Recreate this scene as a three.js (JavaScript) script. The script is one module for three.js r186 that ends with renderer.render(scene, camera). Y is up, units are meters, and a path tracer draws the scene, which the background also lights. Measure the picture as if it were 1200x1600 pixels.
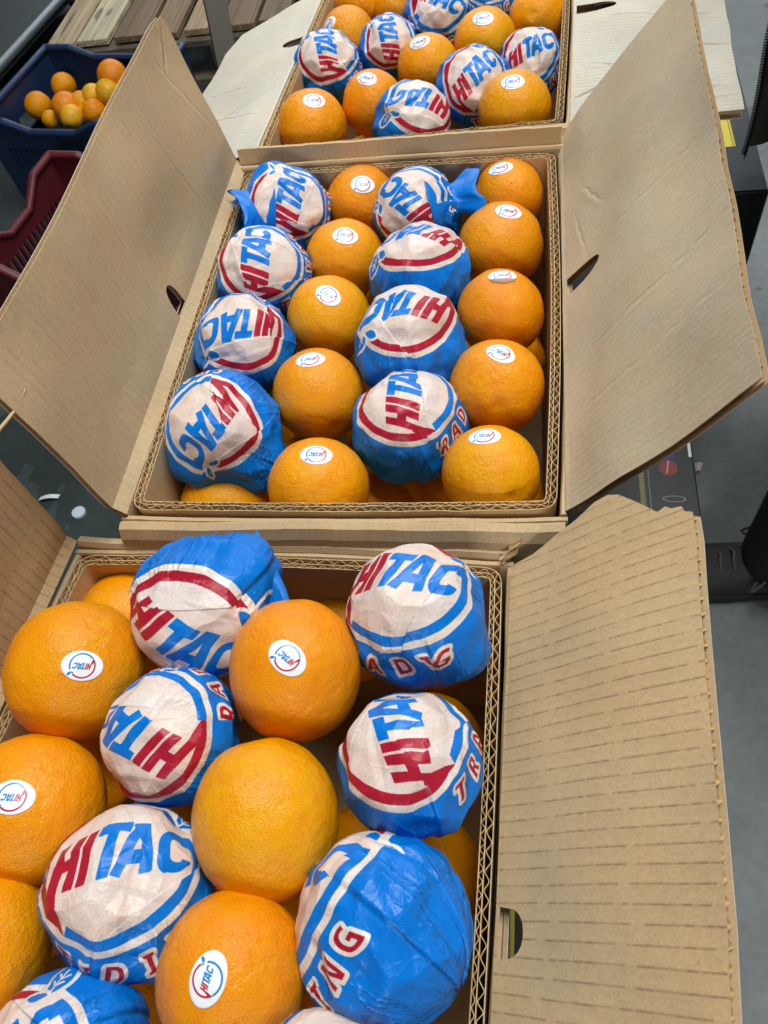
import * as THREE from 'three';
import { mergeGeometries } from 'three/addons/utils/BufferGeometryUtils.js';
import { TessellateModifier } from 'three/addons/modifiers/TessellateModifier.js';
import { RoundedBoxGeometry } from 'three/addons/geometries/RoundedBoxGeometry.js';
import { RectAreaLightUniformsLib } from 'three/addons/lights/RectAreaLightUniformsLib.js';
import { MarchingCubes } from 'three/addons/objects/MarchingCubes.js';
import { createNoise3D } from 'simplex-noise';

// ---------------------------------------------------------------- camera, surroundings, lamps, exposure
const scene = new THREE.Scene();
const V = (x, y, z) => new THREE.Vector3(x, y, z);
const camera = new THREE.PerspectiveCamera(67.3, 0.75, 0.02, 60);
const CAM = V(0.136, 1.26, 0.506);
camera.position.copy(CAM);
camera.up.set(-0.0094, 0.5396, -0.8418);
camera.lookAt(CAM.clone().add(V(-0.18, -0.829, -0.5294)));
camera.focus = 0.6;
camera.userData.fStop = 26;
scene.add(camera);
scene.background = new THREE.Color().setRGB(0.034, 0.037, 0.038);
const renderer = new THREE.WebGLRenderer({ antialias: true });
renderer.toneMapping = THREE.LinearToneMapping;
renderer.toneMappingExposure = 0.715;
renderer.shadowMap.enabled = true;
RectAreaLightUniformsLib.init();
const LAMPS = [
  // centre, aimed at, width, height, strength, colour, name, label
  [[0.45, 3.6, -0.7], [0, 0.8, -0.1], 1.7, 1.7, 11.5, [0.97, 1.0, 0.99], 'ceiling_light', 'large square ceiling light hanging above the boxes'],
  [[0.5, 2.1, 3.6], [0.1, 0.8, 0], 1.0, 0.6, 17, [1.0, 1.0, 0.98], 'unseen_door_light', 'unseen panel standing in for the daylight door behind the photographer'],  // unseen panel added for the daylight of a door behind the camera
  [[-0.6, 2.7, -5.6], [0, 0.8, 0], 5.0, 2.2, 3.2, [0.84, 0.94, 1.0], 'unseen_far_light', 'unseen cool panel standing in for far daylight beyond the crates'],  // unseen panel added for daylight from the far end, tinted cool
];

// ---------------------------------------------------------------- helpers
function rng(seed) { let s = seed >>> 0; return () => { s = (s + 0x6d2b79f5) >>> 0; let t = Math.imul(s ^ (s >>> 15), 1 | s); t = (t + Math.imul(t ^ (t >>> 7), 61 | t)) ^ t; return ((t ^ (t >>> 14)) >>> 0) / 4294967296; }; }
const R = rng(20240);
const n3 = createNoise3D(rng(7));
const clamp = THREE.MathUtils.clamp, lerp = THREE.MathUtils.lerp, sstep = THREE.MathUtils.smoothstep;
const used = {};
function numbered(n) { used[n] = (used[n] ?? -1) + 1; return used[n] ? n + '_' + String(used[n]).padStart(3, '0') : n; }
function thing(name, label, category, pos = [0, 0, 0], group) {
  const o = new THREE.Group(); o.name = numbered(name); o.position.set(...pos);
  o.userData = { label, category }; if (group) o.userData.group = group;
  scene.add(o); return o;
}
function mesh(name, geo, mat, parent, label) {
  const m = new THREE.Mesh(geo, mat); m.name = parent === scene ? numbered(name) : name;
  m.castShadow = m.receiveShadow = true; if (label) m.userData.label = label;
  parent.add(m); return m;
}
function structure(name, geo, mat) { const m = mesh(name, geo, mat, scene); m.userData.kind = 'structure'; return m; }
// a sheet of nu x nv quads from a function (u, v) -> [x, y, z, U, V]
function grid(nu, nv, f, flip = false) {
  const p = [], t = [], ix = [];
  for (let j = 0; j <= nv; j++) for (let i = 0; i <= nu; i++) { const q = f(i / nu, j / nv); p.push(q[0], q[1], q[2]); t.push(q[3] ?? i / nu, q[4] ?? j / nv); }
  for (let j = 0; j < nv; j++) for (let i = 0; i < nu; i++) { const a = j * (nu + 1) + i, b = a + 1, c = a + nu + 1, d = c + 1; if (flip) ix.push(a, c, b, b, c, d); else ix.push(a, b, c, b, d, c); }
  const g = new THREE.BufferGeometry(); g.setAttribute('position', new THREE.Float32BufferAttribute(p, 3)); g.setAttribute('uv', new THREE.Float32BufferAttribute(t, 2)); g.setIndex(ix);
  g.computeVertexNormals(); return g;
}
const flat = (g) => { const h = g.index ? g.toNonIndexed() : g; h.computeVertexNormals(); return h; };
function box(w, h, d, r, x = 0, y = 0, z = 0) { const g = new RoundedBoxGeometry(w, h, d, 2, r); g.translate(x, y, z); return g; }
function merge(list) { return mergeGeometries(list.map((g) => { const h = g.index ? g.toNonIndexed() : g; for (const k of Object.keys(h.attributes)) if (!['position', 'normal', 'uv'].includes(k)) h.deleteAttribute(k); return h; })); }

// ---------------------------------------------------------------- textures
function hash2(i, j, s) { let h = Math.imul(i, 374761393) ^ Math.imul(j, 668265263) ^ Math.imul(s, 2246822519); h = Math.imul(h ^ (h >>> 13), 1274126177); return ((h ^ (h >>> 16)) >>> 0) / 4294967296; }
function vnoise(x, y, px, py, s) { // tileable value noise
  const i = Math.floor(x), j = Math.floor(y), fx = x - i, fy = y - j, a = fx * fx * (3 - 2 * fx), b = fy * fy * (3 - 2 * fy), w = (n, p) => ((n % p) + p) % p;
  const h = (di, dj) => hash2(w(i + di, px), w(j + dj, py), s);
  return lerp(lerp(h(0, 0), h(1, 0), a), lerp(h(0, 1), h(1, 1), a), b);
}
function fbm(u, v, fu, fv, oct, s) { let a = 0.5, t = 0, m = 0; for (let o = 0; o < oct; o++) { t += a * vnoise(u * fu, v * fv, fu, fv, s + o); m += a; a *= 0.55; fu *= 2; fv *= 2; } return t / m; }
function colourTex(w, h, f, repeat) {
  const d = new Uint8Array(w * h * 4);
  for (let j = 0; j < h; j++) for (let i = 0; i < w; i++) { const c = f(i / w, j / h), o = (j * w + i) * 4; d[o] = clamp(c[0], 0, 255); d[o + 1] = clamp(c[1], 0, 255); d[o + 2] = clamp(c[2], 0, 255); d[o + 3] = 255; }
  const t = new THREE.DataTexture(d, w, h); t.colorSpace = THREE.SRGBColorSpace; return finish(t, repeat);
}
function heightTex(w, h, f, repeat) {
  const d = new Float32Array(w * h);
  for (let j = 0; j < h; j++) for (let i = 0; i < w; i++) d[j * w + i] = f(i / w, j / h);
  return finish(new THREE.DataTexture(d, w, h, THREE.RedFormat, THREE.FloatType), repeat);
}
function finish(t, repeat) { t.wrapS = t.wrapT = THREE.RepeatWrapping; t.magFilter = t.minFilter = THREE.LinearFilter; if (repeat) t.repeat.set(repeat[0], repeat[1]); t.needsUpdate = true; return t; }

// kraft board; uv in metres, one tile 0.25 m; u runs along the hinge, flutes run along v
const TILE = 0.252;
function kraftTexture(seed, base, dashes) {
  return colourTex(1024, 1024, (u, v) => {
    const patch = fbm(u, v, 4, 4, 4, seed) - 0.5, fibre = fbm(u, v, 150, 70, 2, seed + 9) - 0.5, grain = fbm(u, v, 300, 300, 2, seed + 15) - 0.5, fleck = vnoise(u * 260, v * 160, 260, 160, seed + 30);
    let br = 0, k = 1 + patch * 0.13 + fibre * 0.05 + grain * 0.12; if (fleck > 0.965) k *= 0.86;
    if (dashes) { // crush marks of the flutes, groove shade painted in, broken into dashes
      const n = 30, line = Math.floor(u * n), f = (u * n) % 1, wob = 0.5 + (fbm(0.5, v, 2, 6, 2, seed + line) - 0.5) * 0.07, col = v * 5 + 0.25 * hash2(line, 3, seed), gap = (col % 1);
      const on = gap > 0.09 + 0.06 * hash2(line, Math.floor(col), 5) ? 1 : 0.12, thick = fbm(u, v, 8, 90, 2, seed + 60);
      br = dashes * on * Math.exp(-Math.pow((f - wob) / 0.055, 2)) * (0.1 + 1.1 * thick);
    }
    const hue = (fbm(u, v, 6, 6, 2, seed + 70) - 0.5) * 0.05;
    return [base[0] * k * (1 + hue) * (1 - 0.85 * br), base[1] * k * (1 - br), base[2] * k * (1 - hue) * (1 - 1.1 * br)];
  }, [1 / TILE, 1 / TILE]);
}
const fluteBump = (n, amp, seed) => heightTex(1024, 512, (u, v) => amp * 0.5 * Math.cos(u * n * 2 * Math.PI) + 0.28 * (fbm(u, v, 5, 3, 3, seed) - 0.5) + 0.06 * fbm(u, v, 220, 120, 2, seed + 5), [1 / TILE, 1 / TILE]);
const kraftA = kraftTexture(11, [194, 167, 127], 0), kraftB = kraftTexture(31, [194, 165, 123], 0.32), kraftC = kraftTexture(51, [195, 169, 130], 0.1), kraftD = kraftTexture(91, [192, 174, 145], 0.06), kraftW = kraftTexture(71, [200, 191, 174], 0);  // light on the middle right flap put into kraftD as a greyer tone
const bumpFine = fluteBump(44, 0.10, 3), bumpBroad = fluteBump(30, 0.2, 4), bumpMid = fluteBump(36, 0.22, 6);
// a flap's own relief: flutes, broad waves and the creases it has been given ([s0, t0, s1, t1, depth], metres), 0.5 x 0.25 m
const creased = (list, amp, n, seed) => heightTex(1400, 700, (u, v) => {
  const s = u * 0.5, t = v * 0.25; let h = amp * 0.5 * Math.cos(s * n * 2 * Math.PI / TILE) + 0.0004 * (fbm(u, v, 9, 5, 3, seed) - 0.5) + 0.00004 * fbm(u, v, 300, 150, 2, seed + 5);
  for (const [a, b, c, d, depth] of list) { const L = Math.hypot(c - a, d - b), x = ((s - a) * (c - a) + (t - b) * (d - b)) / L, y = ((s - a) * (d - b) - (t - b) * (c - a)) / L + 0.0012 * n3(x * 50, depth * 1e4, seed); const on = sstep(x, -0.01, 0.02) * (1 - sstep(x, L - 0.03, L + 0.01)); h += depth * on * (Math.exp(-Math.pow(y / 0.0016, 2)) - 0.55 * Math.exp(-Math.pow((y - 0.004) / 0.003, 2))); }
  return h;
}, [2, 4]);
const std = (o) => new THREE.MeshStandardMaterial(o);
const M = {
  kraft: std({ map: kraftA, bumpMap: bumpFine, bumpScale: 0.0009, roughness: 0.78 }),
  kraftDash: std({ map: kraftB, bumpMap: bumpBroad, bumpScale: 0.0006, roughness: 0.76 }),
  kraftFaint: std({ map: kraftC, bumpMap: bumpMid, bumpScale: 0.00028, roughness: 0.76 }),
  kraftPale: std({ map: kraftW, bumpMap: bumpMid, bumpScale: 0.0018, roughness: 0.7 }),
  kraftMidLeft: std({ map: kraftC, bumpMap: creased([[0.02, 0.06, 0.06, 0.15, -0.0005], [0.05, 0.13, 0.015, 0.158, -0.0006], [0.30, 0.02, 0.29, 0.14, 0.0003], [0.1, 0.03, 0.13, 0.13, 0.0003]], 0.00006, 36, 61), bumpScale: 1, roughness: 0.74 }),
  kraftMidRight: std({ map: kraftD, bumpMap: creased([[0.215, 0.035, 0.2, 0.162, 0.0007], [0.315, 0.03, 0.30, 0.162, 0.0008], [0.12, 0.03, 0.17, 0.055, 0.0005], [0.15, 0.02, 0.21, 0.03, 0.0004], [0.37, 0.02, 0.36, 0.16, 0.0004]], 0.00011, 50, 63), bumpScale: 1, roughness: 0.74 }),
  kraftFarRight: std({ map: kraftW, bumpMap: creased([[0.36, 0.0, 0.30, 0.09, -0.0024], [0.30, 0.02, 0.33, 0.12, 0.002], [0.2, 0.03, 0.22, 0.16, 0.0016], [0.27, 0.09, 0.28, 0.162, -0.002], [0.35, 0.1, 0.36, 0.162, 0.0022], [0.375, 0.08, 0.38, 0.162, 0.002], [0.1, 0.05, 0.12, 0.16, 0.0016]], 0.00035, 42, 65), bumpScale: 1, roughness: 0.66 }),
  kraftFarLeft: std({ map: kraftW, bumpMap: creased([[0.28, 0.01, 0.33, 0.14, -0.001], [0.33, 0.02, 0.30, 0.1, 0.0008], [0.25, 0.05, 0.24, 0.14, 0.0006]], 0.00018, 42, 67), bumpScale: 1, roughness: 0.66 }),
  flute: std({ map: kraftA, color: new THREE.Color().setRGB(1.15, 1.12, 1.0), roughness: 0.85 }),
  whitePly: std({ color: new THREE.Color().setRGB(0.74, 0.75, 0.74), roughness: 0.6 }),
};

// ---------------------------------------------------------------- cartons
const WALL_GAP = 0.0025, BOARD = 0.005;
// rim of a box: four corners (x, z) in the order far left, far right, near right, near left -> closed smooth path, inward normals
function rimPath(c, bulge, radius, step) {
  const pts = [];
  const at = (k, f) => { const a = c[k], b = c[(k + 1) % 4], dx = b[0] - a[0], dz = b[1] - a[1], L = Math.hypot(dx, dz), s = Math.sin(Math.PI * f) * bulge[k]; return [a[0] + dx * f + (dz / L) * s, a[1] + dz * f - (dx / L) * s]; };
  for (let k = 0; k < 4; k++) {
    const a = c[k], b = c[(k + 1) % 4], L = Math.hypot(b[0] - a[0], b[1] - a[1]), f0 = radius / L, n = 24;
    for (let i = 0; i <= n; i++) pts.push(at(k, f0 + (1 - 2 * f0) * i / n));
    const p0 = at(k, 1 - f0), p2 = at((k + 1) % 4, radius / Math.hypot(c[(k + 2) % 4][0] - b[0], c[(k + 2) % 4][1] - b[1]));
    for (let i = 1; i < 6; i++) { const t = i / 6, s = 1 - t; pts.push([s * s * p0[0] + 2 * s * t * b[0] + t * t * p2[0], s * s * p0[1] + 2 * s * t * b[1] + t * t * p2[1]]); }
  }
  const cum = [0]; pts.push(pts[0]);
  for (let i = 1; i < pts.length; i++) cum.push(cum[i - 1] + Math.hypot(pts[i][0] - pts[i - 1][0], pts[i][1] - pts[i - 1][1]));
  const L = cum[cum.length - 1], N = Math.round(L / step), out = [];
  let j = 0;
  for (let i = 0; i < N; i++) { const s = L * i / N; while (cum[j + 1] < s) j++; const f = (s - cum[j]) / Math.max(1e-9, cum[j + 1] - cum[j]); out.push([lerp(pts[j][0], pts[j + 1][0], f), lerp(pts[j][1], pts[j + 1][1], f)]); }
  return { L, N, pts: out.map((p, i) => { const a = out[(i + N - 1) % N], b = out[(i + 1) % N], dx = b[0] - a[0], dz = b[1] - a[1], l = Math.hypot(dx, dz); return { x: p[0], z: p[1], nx: -dz / l, nz: dx / l, s: L * i / N }; }) };
}
// a band standing on the path: inset(s) metres inward, from y0 to y1 (y1 may vary), of a given thickness
function band(path, inset, thick, y0, top) {
  const ring = path.pts.length, prof = (p, k) => { const o = inset(p.s) + (k === 0 || k === 3 ? -thick / 2 : thick / 2), y = k < 2 ? (k === 0 ? y0 : y0) : top(p.s); return [p.x + p.nx * o, y, p.z + p.nz * o]; };
  const order = [[0, 3], [3, 2], [2, 1]], gs = [];
  for (const [a, b] of order) {
    const pos = [], uv = [], ix = [];
    for (let i = 0; i <= ring; i++) { const p = path.pts[i % ring], s = i === ring ? path.L : p.s, q = prof(p, a), r = prof(p, b); pos.push(...q, ...r); uv.push(s, q[1], s, r[1] + 0.001); }
    for (let i = 0; i < ring; i++) { const a0 = i * 2; ix.push(a0, a0 + 2, a0 + 1, a0 + 1, a0 + 2, a0 + 3); }
    const g = new THREE.BufferGeometry(); g.setAttribute('position', new THREE.Float32BufferAttribute(pos, 3)); g.setAttribute('uv', new THREE.Float32BufferAttribute(uv, 2)); g.setIndex(ix); g.computeVertexNormals(); gs.push(g);
  }
  return merge(gs);
}
// the double walled lining whose cut top edge shows its flutes
function lining(parent, c, bulge, rimY, floorY, pitch = 0.0098) {
  const step = 0.00115, path = rimPath(c, bulge, 0.013, step), wob = (a, b) => (s) => rimY + a * n3(s * 40, b, rimY * 9) + a * 0.7 * n3(s * 190, b, 3);
  const n1 = Math.round(path.L / pitch), n2 = Math.round(path.L / (pitch * 0.68)), tau = 2 * Math.PI;
  const drift = (s, k) => 1.5 * n3(s * 9, k, 1) + 0.35 * n3(s * 60, k, 2);
  const coarse = rimPath(c, bulge, 0.013, 0.004);
  const l = mesh('lining', band(coarse, () => 0.0077, 0.0006, floorY, (s) => wob(0.0004, 2)(s) - 0.0004), M.kraft, parent);
  mesh('outer_sheet', band(coarse, () => 0.0004, 0.0006, rimY - 0.03, wob(0.0005, 3)), M.kraft, l);
  mesh('middle_sheet', band(path, () => 0.0048, 0.0005, rimY - 0.012, wob(0.0006, 4)), M.flute, l);
  mesh('wide_flute', band(path, (s) => 0.0063 + (0.001 + 0.0004 * n3(s * 25, 4, 7)) * Math.sin(tau * n2 * s / path.L + drift(s, 5)), 0.0004, rimY - 0.012, wob(0.0014, 6)), M.flute, l).name = 'fine_flute';
  mesh('wide_flute', band(path, (s) => 0.0026 + 0.0003 * n3(s * 30, 3, 3) + (0.0017 + 0.0004 * n3(s * 25, 1, 7)) * Math.asin(0.96 * Math.sin(tau * n1 * s / path.L + drift(s, 8))) / 1.29, 0.00042, rimY - 0.014, wob(0.0015, 9)), M.flute, l);
  return l;
}
// straight board with a closed cross section [[outward, y], ...] from corner a to corner b
function profileBoard(a, b, prof, ext0 = 0, ext1 = 0, noise = 0, n = 60, seed = 1) {
  const dx = b[0] - a[0], dz = b[1] - a[1], L = Math.hypot(dx, dz), ex = dx / L, ez = dz / L, ox = ez, oz = -ex, gs = [], m = prof.length;
  for (let k = 0; k < m; k++) {
    const p = prof[k], q = prof[(k + 1) % m];
    gs.push(grid(n, 1, (u, v) => { const s = -ext0 + (L + ext0 + ext1) * u, o = lerp(p[0], q[0], v), y = lerp(p[1], q[1], v), w = noise * n3(s * 12, y * 8, seed), h = noise * 0.35 * n3(s * 60, 4, seed); return [a[0] + ex * s + ox * (o + w), y + h, a[1] + ez * s + oz * (o + w), s, k * 0.05 + v * Math.hypot(q[0] - p[0], q[1] - p[1])]; }));
  }
  for (const e of [0, 1]) { // end caps
    const s = e ? L + ext1 : -ext0, pts = prof.map(([o, y]) => { const w = noise * n3(s * 12, y * 8, seed), h = noise * 0.35 * n3(s * 60, 4, seed); return V(a[0] + ex * s + ox * (o + w), y + h, a[1] + ez * s + oz * (o + w)); });
    const shape = THREE.ShapeUtils.triangulateShape(prof.map(([o, y]) => new THREE.Vector2(o, y)), []), pos = [], uv = [];
    for (const t of shape) for (const i of (e ? t : [t[2], t[1], t[0]])) { pos.push(pts[i].x, pts[i].y, pts[i].z); uv.push(prof[i][0], prof[i][1]); }
    const g = new THREE.BufferGeometry(); g.setAttribute('position', new THREE.Float32BufferAttribute(pos, 3)); g.setAttribute('uv', new THREE.Float32BufferAttribute(uv, 2)); g.computeVertexNormals(); gs.push(g);
  }
  return merge(gs);
}
const inside = (poly, x, y) => { let r = false; for (let i = 0, j = poly.length - 1; i < poly.length; j = i++) { const a = poly[i], b = poly[j]; if ((a[1] > y) !== (b[1] > y) && x < (b[0] - a[0]) * (y - a[1]) / (b[1] - a[1]) + a[0]) r = !r; } return r; };
const tess = new TessellateModifier(0.014, 13);
// a flap of corrugated board: hinge from a to b, leaning at alpha (radians above the outward horizontal)
function flap(parent, name, o) {
  const { a, b, y, alpha, outline, hole, mat, pitch = 0.0105, warp = 0.002, curl = 0, seed = 1, bandLen = 0.011, bandAngle = 0.55, outerMat } = o;
  const dx = b[0] - a[0], dz = b[1] - a[1], S = Math.hypot(dx, dz), ex = dx / S, ez = dz / S, side = o.side, ox = side * ez, oz = -side * ex; // outward
  const where = (s, t, d) => { // d metres below the inner face
    const tb = Math.min(t, bandLen), tr = Math.max(0, t - bandLen), ang = t < bandLen - 1e-6 ? bandAngle : alpha, c = curl * Math.pow(tr / 0.15, 2);
    const w = warp * n3(s * 6, t * 7, seed) * Math.min(1, tr / 0.03) + warp * 0.08 * n3(s * 22, t * 10, seed + 3) + c;
    const oo = tb * Math.cos(bandAngle) + tr * Math.cos(alpha), uu = tb * Math.sin(bandAngle) + tr * Math.sin(alpha), nO = -Math.sin(ang), nU = Math.cos(ang), k = w - d;
    const O = oo + nO * k, U = uu + nU * k;
    return [a[0] + ex * s + ox * O, y + U, a[1] + ez * s + oz * O];
  };
  const sA = outline[0][0], sB = outline[outline.length - 1][0], shape = new THREE.Shape(outline.map(([s, t], i) => new THREE.Vector2(s, Math.max(t, bandLen))));
  if (hole) { const h = new THREE.Path(), [s0, w, t0, len] = hole; h.moveTo(s0 - w, t0); h.lineTo(s0 - w * 0.9, t0 + len * 0.6); h.quadraticCurveTo(s0 - w * 0.7, t0 + len, s0, t0 + len); h.quadraticCurveTo(s0 + w * 0.7, t0 + len, s0 + w * 0.95, t0 + len * 0.5); h.lineTo(s0 + w, t0); h.closePath(); shape.holes.push(h); }
  const sheet = (d0, d1) => {
    let g = tess.modify(new THREE.ExtrudeGeometry(shape, { depth: d1 - d0, bevelEnabled: false, curveSegments: 6 }));
    const p = g.attributes.position, uv = [];
    for (let i = 0; i < p.count; i++) { const s = p.getX(i), t = p.getY(i), d = d0 + p.getZ(i); uv.push(s + (o.own ? 0 : seed * 0.137), t + (o.own ? 0 : seed * 0.071)); const q = where(s, t, d); p.setXYZ(i, ...q); }
    g.setAttribute('uv', new THREE.Float32BufferAttribute(uv, 2)); g = g.index ? g.toNonIndexed() : g; g.deleteAttribute('normal'); g.computeVertexNormals();
    const strip = (d, flip) => grid(70, 2, (u, v) => { const s = lerp(sA, sB, u), t = v * (bandLen - 1e-5); return [...where(s, t, d), s + (o.own ? 0 : seed * 0.137), t + (o.own ? 0 : seed * 0.071)]; }, flip);
    return merge([g, strip(d0, false), strip(d1, true)]);
  };
  const T = o.thick ?? BOARD, f = mesh(name, sheet(0, 0.0006), mat, parent, o.label);
  mesh('outer_sheet', sheet(T - 0.0006, T - 0.0001), M.kraft, f);
  if (!outerMat) mesh('printed_face', sheet(T, T + 0.0002), M.whitePly, f);
  // the flutes between the two sheets
  const n = Math.round(S / pitch * 10), pos = [], uv = [], ix = [], rows = [0, 0.12, 0.25, 0.37, 0.5, 0.62, 0.75, 0.93, 1];
  for (let i = 0; i <= n; i++) {
    const s = S * i / n; let t0 = 1, t1 = -1;
    for (let t = 0.0005; t < 0.2; t += 0.0012) if (inside(outline, clamp(s, 0.0004, S - 0.0004), t)) { t0 = Math.min(t0, t); t1 = Math.max(t1, t); }
    if (hole && Math.abs(s - hole[0]) < hole[1] * 1.1) t0 = Math.max(t0, hole[2] + hole[3]);
    if (t1 < t0) { t0 = t1 = 0.002; } t0 = Math.min(Math.max(t0, 0.022), t1);
    const wave = Math.sin(2 * Math.PI * s / pitch + 0.8 * n3(s * 20, seed, 2));
    for (const r of rows) { const amp = T / 2 - lerp(0.0024, 0.0011, sstep(r, 0.9, 1)) * (T < 0.0055 ? 0.85 : 1), d = T / 2 + amp * wave, t = lerp(t0 + 0.001, t1 - 0.0006 - 0.0008 * (0.5 + 0.5 * n3(s * 300, seed, 9)), r), q = where(s, t, d); pos.push(...q); uv.push(s, t); }
  }
  for (let i = 0; i < n; i++) for (let r = 0; r < 8; r++) { const k = i * 9 + r; ix.push(k, k + 1, k + 9, k + 1, k + 10, k + 9); }
  const g = new THREE.BufferGeometry(); g.setAttribute('position', new THREE.Float32BufferAttribute(pos, 3)); g.setAttribute('uv', new THREE.Float32BufferAttribute(uv, 2)); g.setIndex(ix); g.computeVertexNormals();
  mesh('flute', g, M.flute, f);
  return f;
}
const off = (c, d) => { // corners pushed outward by d
  const cx = (c[0][0] + c[1][0] + c[2][0] + c[3][0]) / 4, cz = (c[0][1] + c[1][1] + c[2][1] + c[3][1]) / 4;
  return c.map(([x, z]) => [x + Math.sign(x - cx) * d, z + Math.sign(z - cz) * d]);
};
const FLOOR_OF_BOX = 0.502;
function carton(label, c, bulge, rimY, opt) {
  const t = thing('cardboard_box', label, 'cardboard box', [0, 0, 0], null);
  const cx = (c[0][0] + c[2][0]) / 2, cz = (c[0][1] + c[2][1]) / 2; t.position.set(cx, FLOOR_OF_BOX, cz);
  const inner = new THREE.Group(); // scratch parent in world coordinates; its meshes move to t below
  const C = off(c, WALL_GAP), G = M.kraft;
  lining(inner, c, bulge, rimY, FLOOR_OF_BOX + 0.004, opt.pitch);
  const wallTop = (k) => rimY - (opt.drop?.[k] ?? 0.004);
  ['far_wall', 'right_wall', 'near_wall', 'left_wall'].forEach((nm, k) => {
    const a = C[k], b = C[(k + 1) % 4], bl = bulge[k], w = BOARD, prof = [[0, FLOOR_OF_BOX], [0, wallTop(k) - 0.002], [0.001, wallTop(k)], [w - 0.001, wallTop(k)], [w, wallTop(k) - 0.002], [w, FLOOR_OF_BOX]];
    const g = profileBoard(a, b, prof, k % 2 ? 0 : BOARD, k % 2 ? 0 : BOARD, 0.0006, 60, k + 2);
    if (bl) { const p = g.attributes.position, dx = b[0] - a[0], dz = b[1] - a[1], L = Math.hypot(dx, dz); for (let i = 0; i < p.count; i++) { const f = clamp(((p.getX(i) - a[0]) * dx + (p.getZ(i) - a[1]) * dz) / L / L, 0, 1), s = Math.sin(Math.PI * f) * bl; p.setX(i, p.getX(i) + dz / L * s); p.setZ(i, p.getZ(i) - dx / L * s); } }
    mesh('wall', g, opt.wallMat ?? G, inner);
  });
  mesh('base', grid(4, 4, (u, v) => { const x = lerp(lerp(c[0][0], c[1][0], u), lerp(c[3][0], c[2][0], u), v), z = lerp(lerp(c[0][1], c[1][1], u), lerp(c[3][1], c[2][1], u), v); return [x, FLOOR_OF_BOX + 0.003, z, x, z]; }, true), G, inner);
  // end flaps folded over and down
  for (const [k, len, lift] of opt.folded ?? []) {
    const y = wallTop(k), th = 0.0045, prof = [[0.0055, y - 0.012], [0.006, y + 0.001], [0.0085, y + 0.0035 + lift], [0.014, y + 0.002 + lift], [0.0185, y - 0.006], [0.021, y - 0.02], [0.022, y - len]];
    const closed = [...prof, [0.022 - th, y - len], [0.021 - th, y - 0.021], [0.0175 - th, y - 0.008], [0.0125, y - 0.003]];
    mesh('folded_flap', profileBoard(C[k], C[(k + 1) % 4], closed, 0.003, 0.003, 0.0012, 90, 20 + k + rimY * 50), M.kraft, inner);
  }
  for (const f of opt.flaps ?? []) flap(inner, 'flap', f);
  opt.extra?.(inner);
  for (const m of [...inner.children]) { m.position.set(-cx, -FLOOR_OF_BOX, -cz); t.add(m); }
  return t;
}
const rect = (s0, s1, L, j = 0.0015, seed = 1) => { // a flap outline with slightly ragged cut edges
  const p = [], n = 14; const q = (i) => j * (n3(i * 0.9, seed, 0.3));
  p.push([s0, 0]); for (let i = 1; i < 6; i++) p.push([s0 + q(i), L * i / 6]);
  for (let i = 0; i <= n; i++) p.push([lerp(s0, s1, i / n), L + q(i + 20)]);
  for (let i = 5; i > 0; i--) p.push([s1 + q(i + 50), L * i / 6]);
  p.push([s1, 0]); return p;
};
const NEAR = [[-0.203, 0.243], [0.121, 0.246], [0.112, 0.665], [-0.238, 0.665]];
const MID = [[-0.159, -0.212], [0.162, -0.209], [0.158, 0.209], [-0.162, 0.212]];
const FAR = [[-0.12, -0.655], [0.187, -0.655], [0.170, -0.251], [-0.148, -0.243]];

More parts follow.
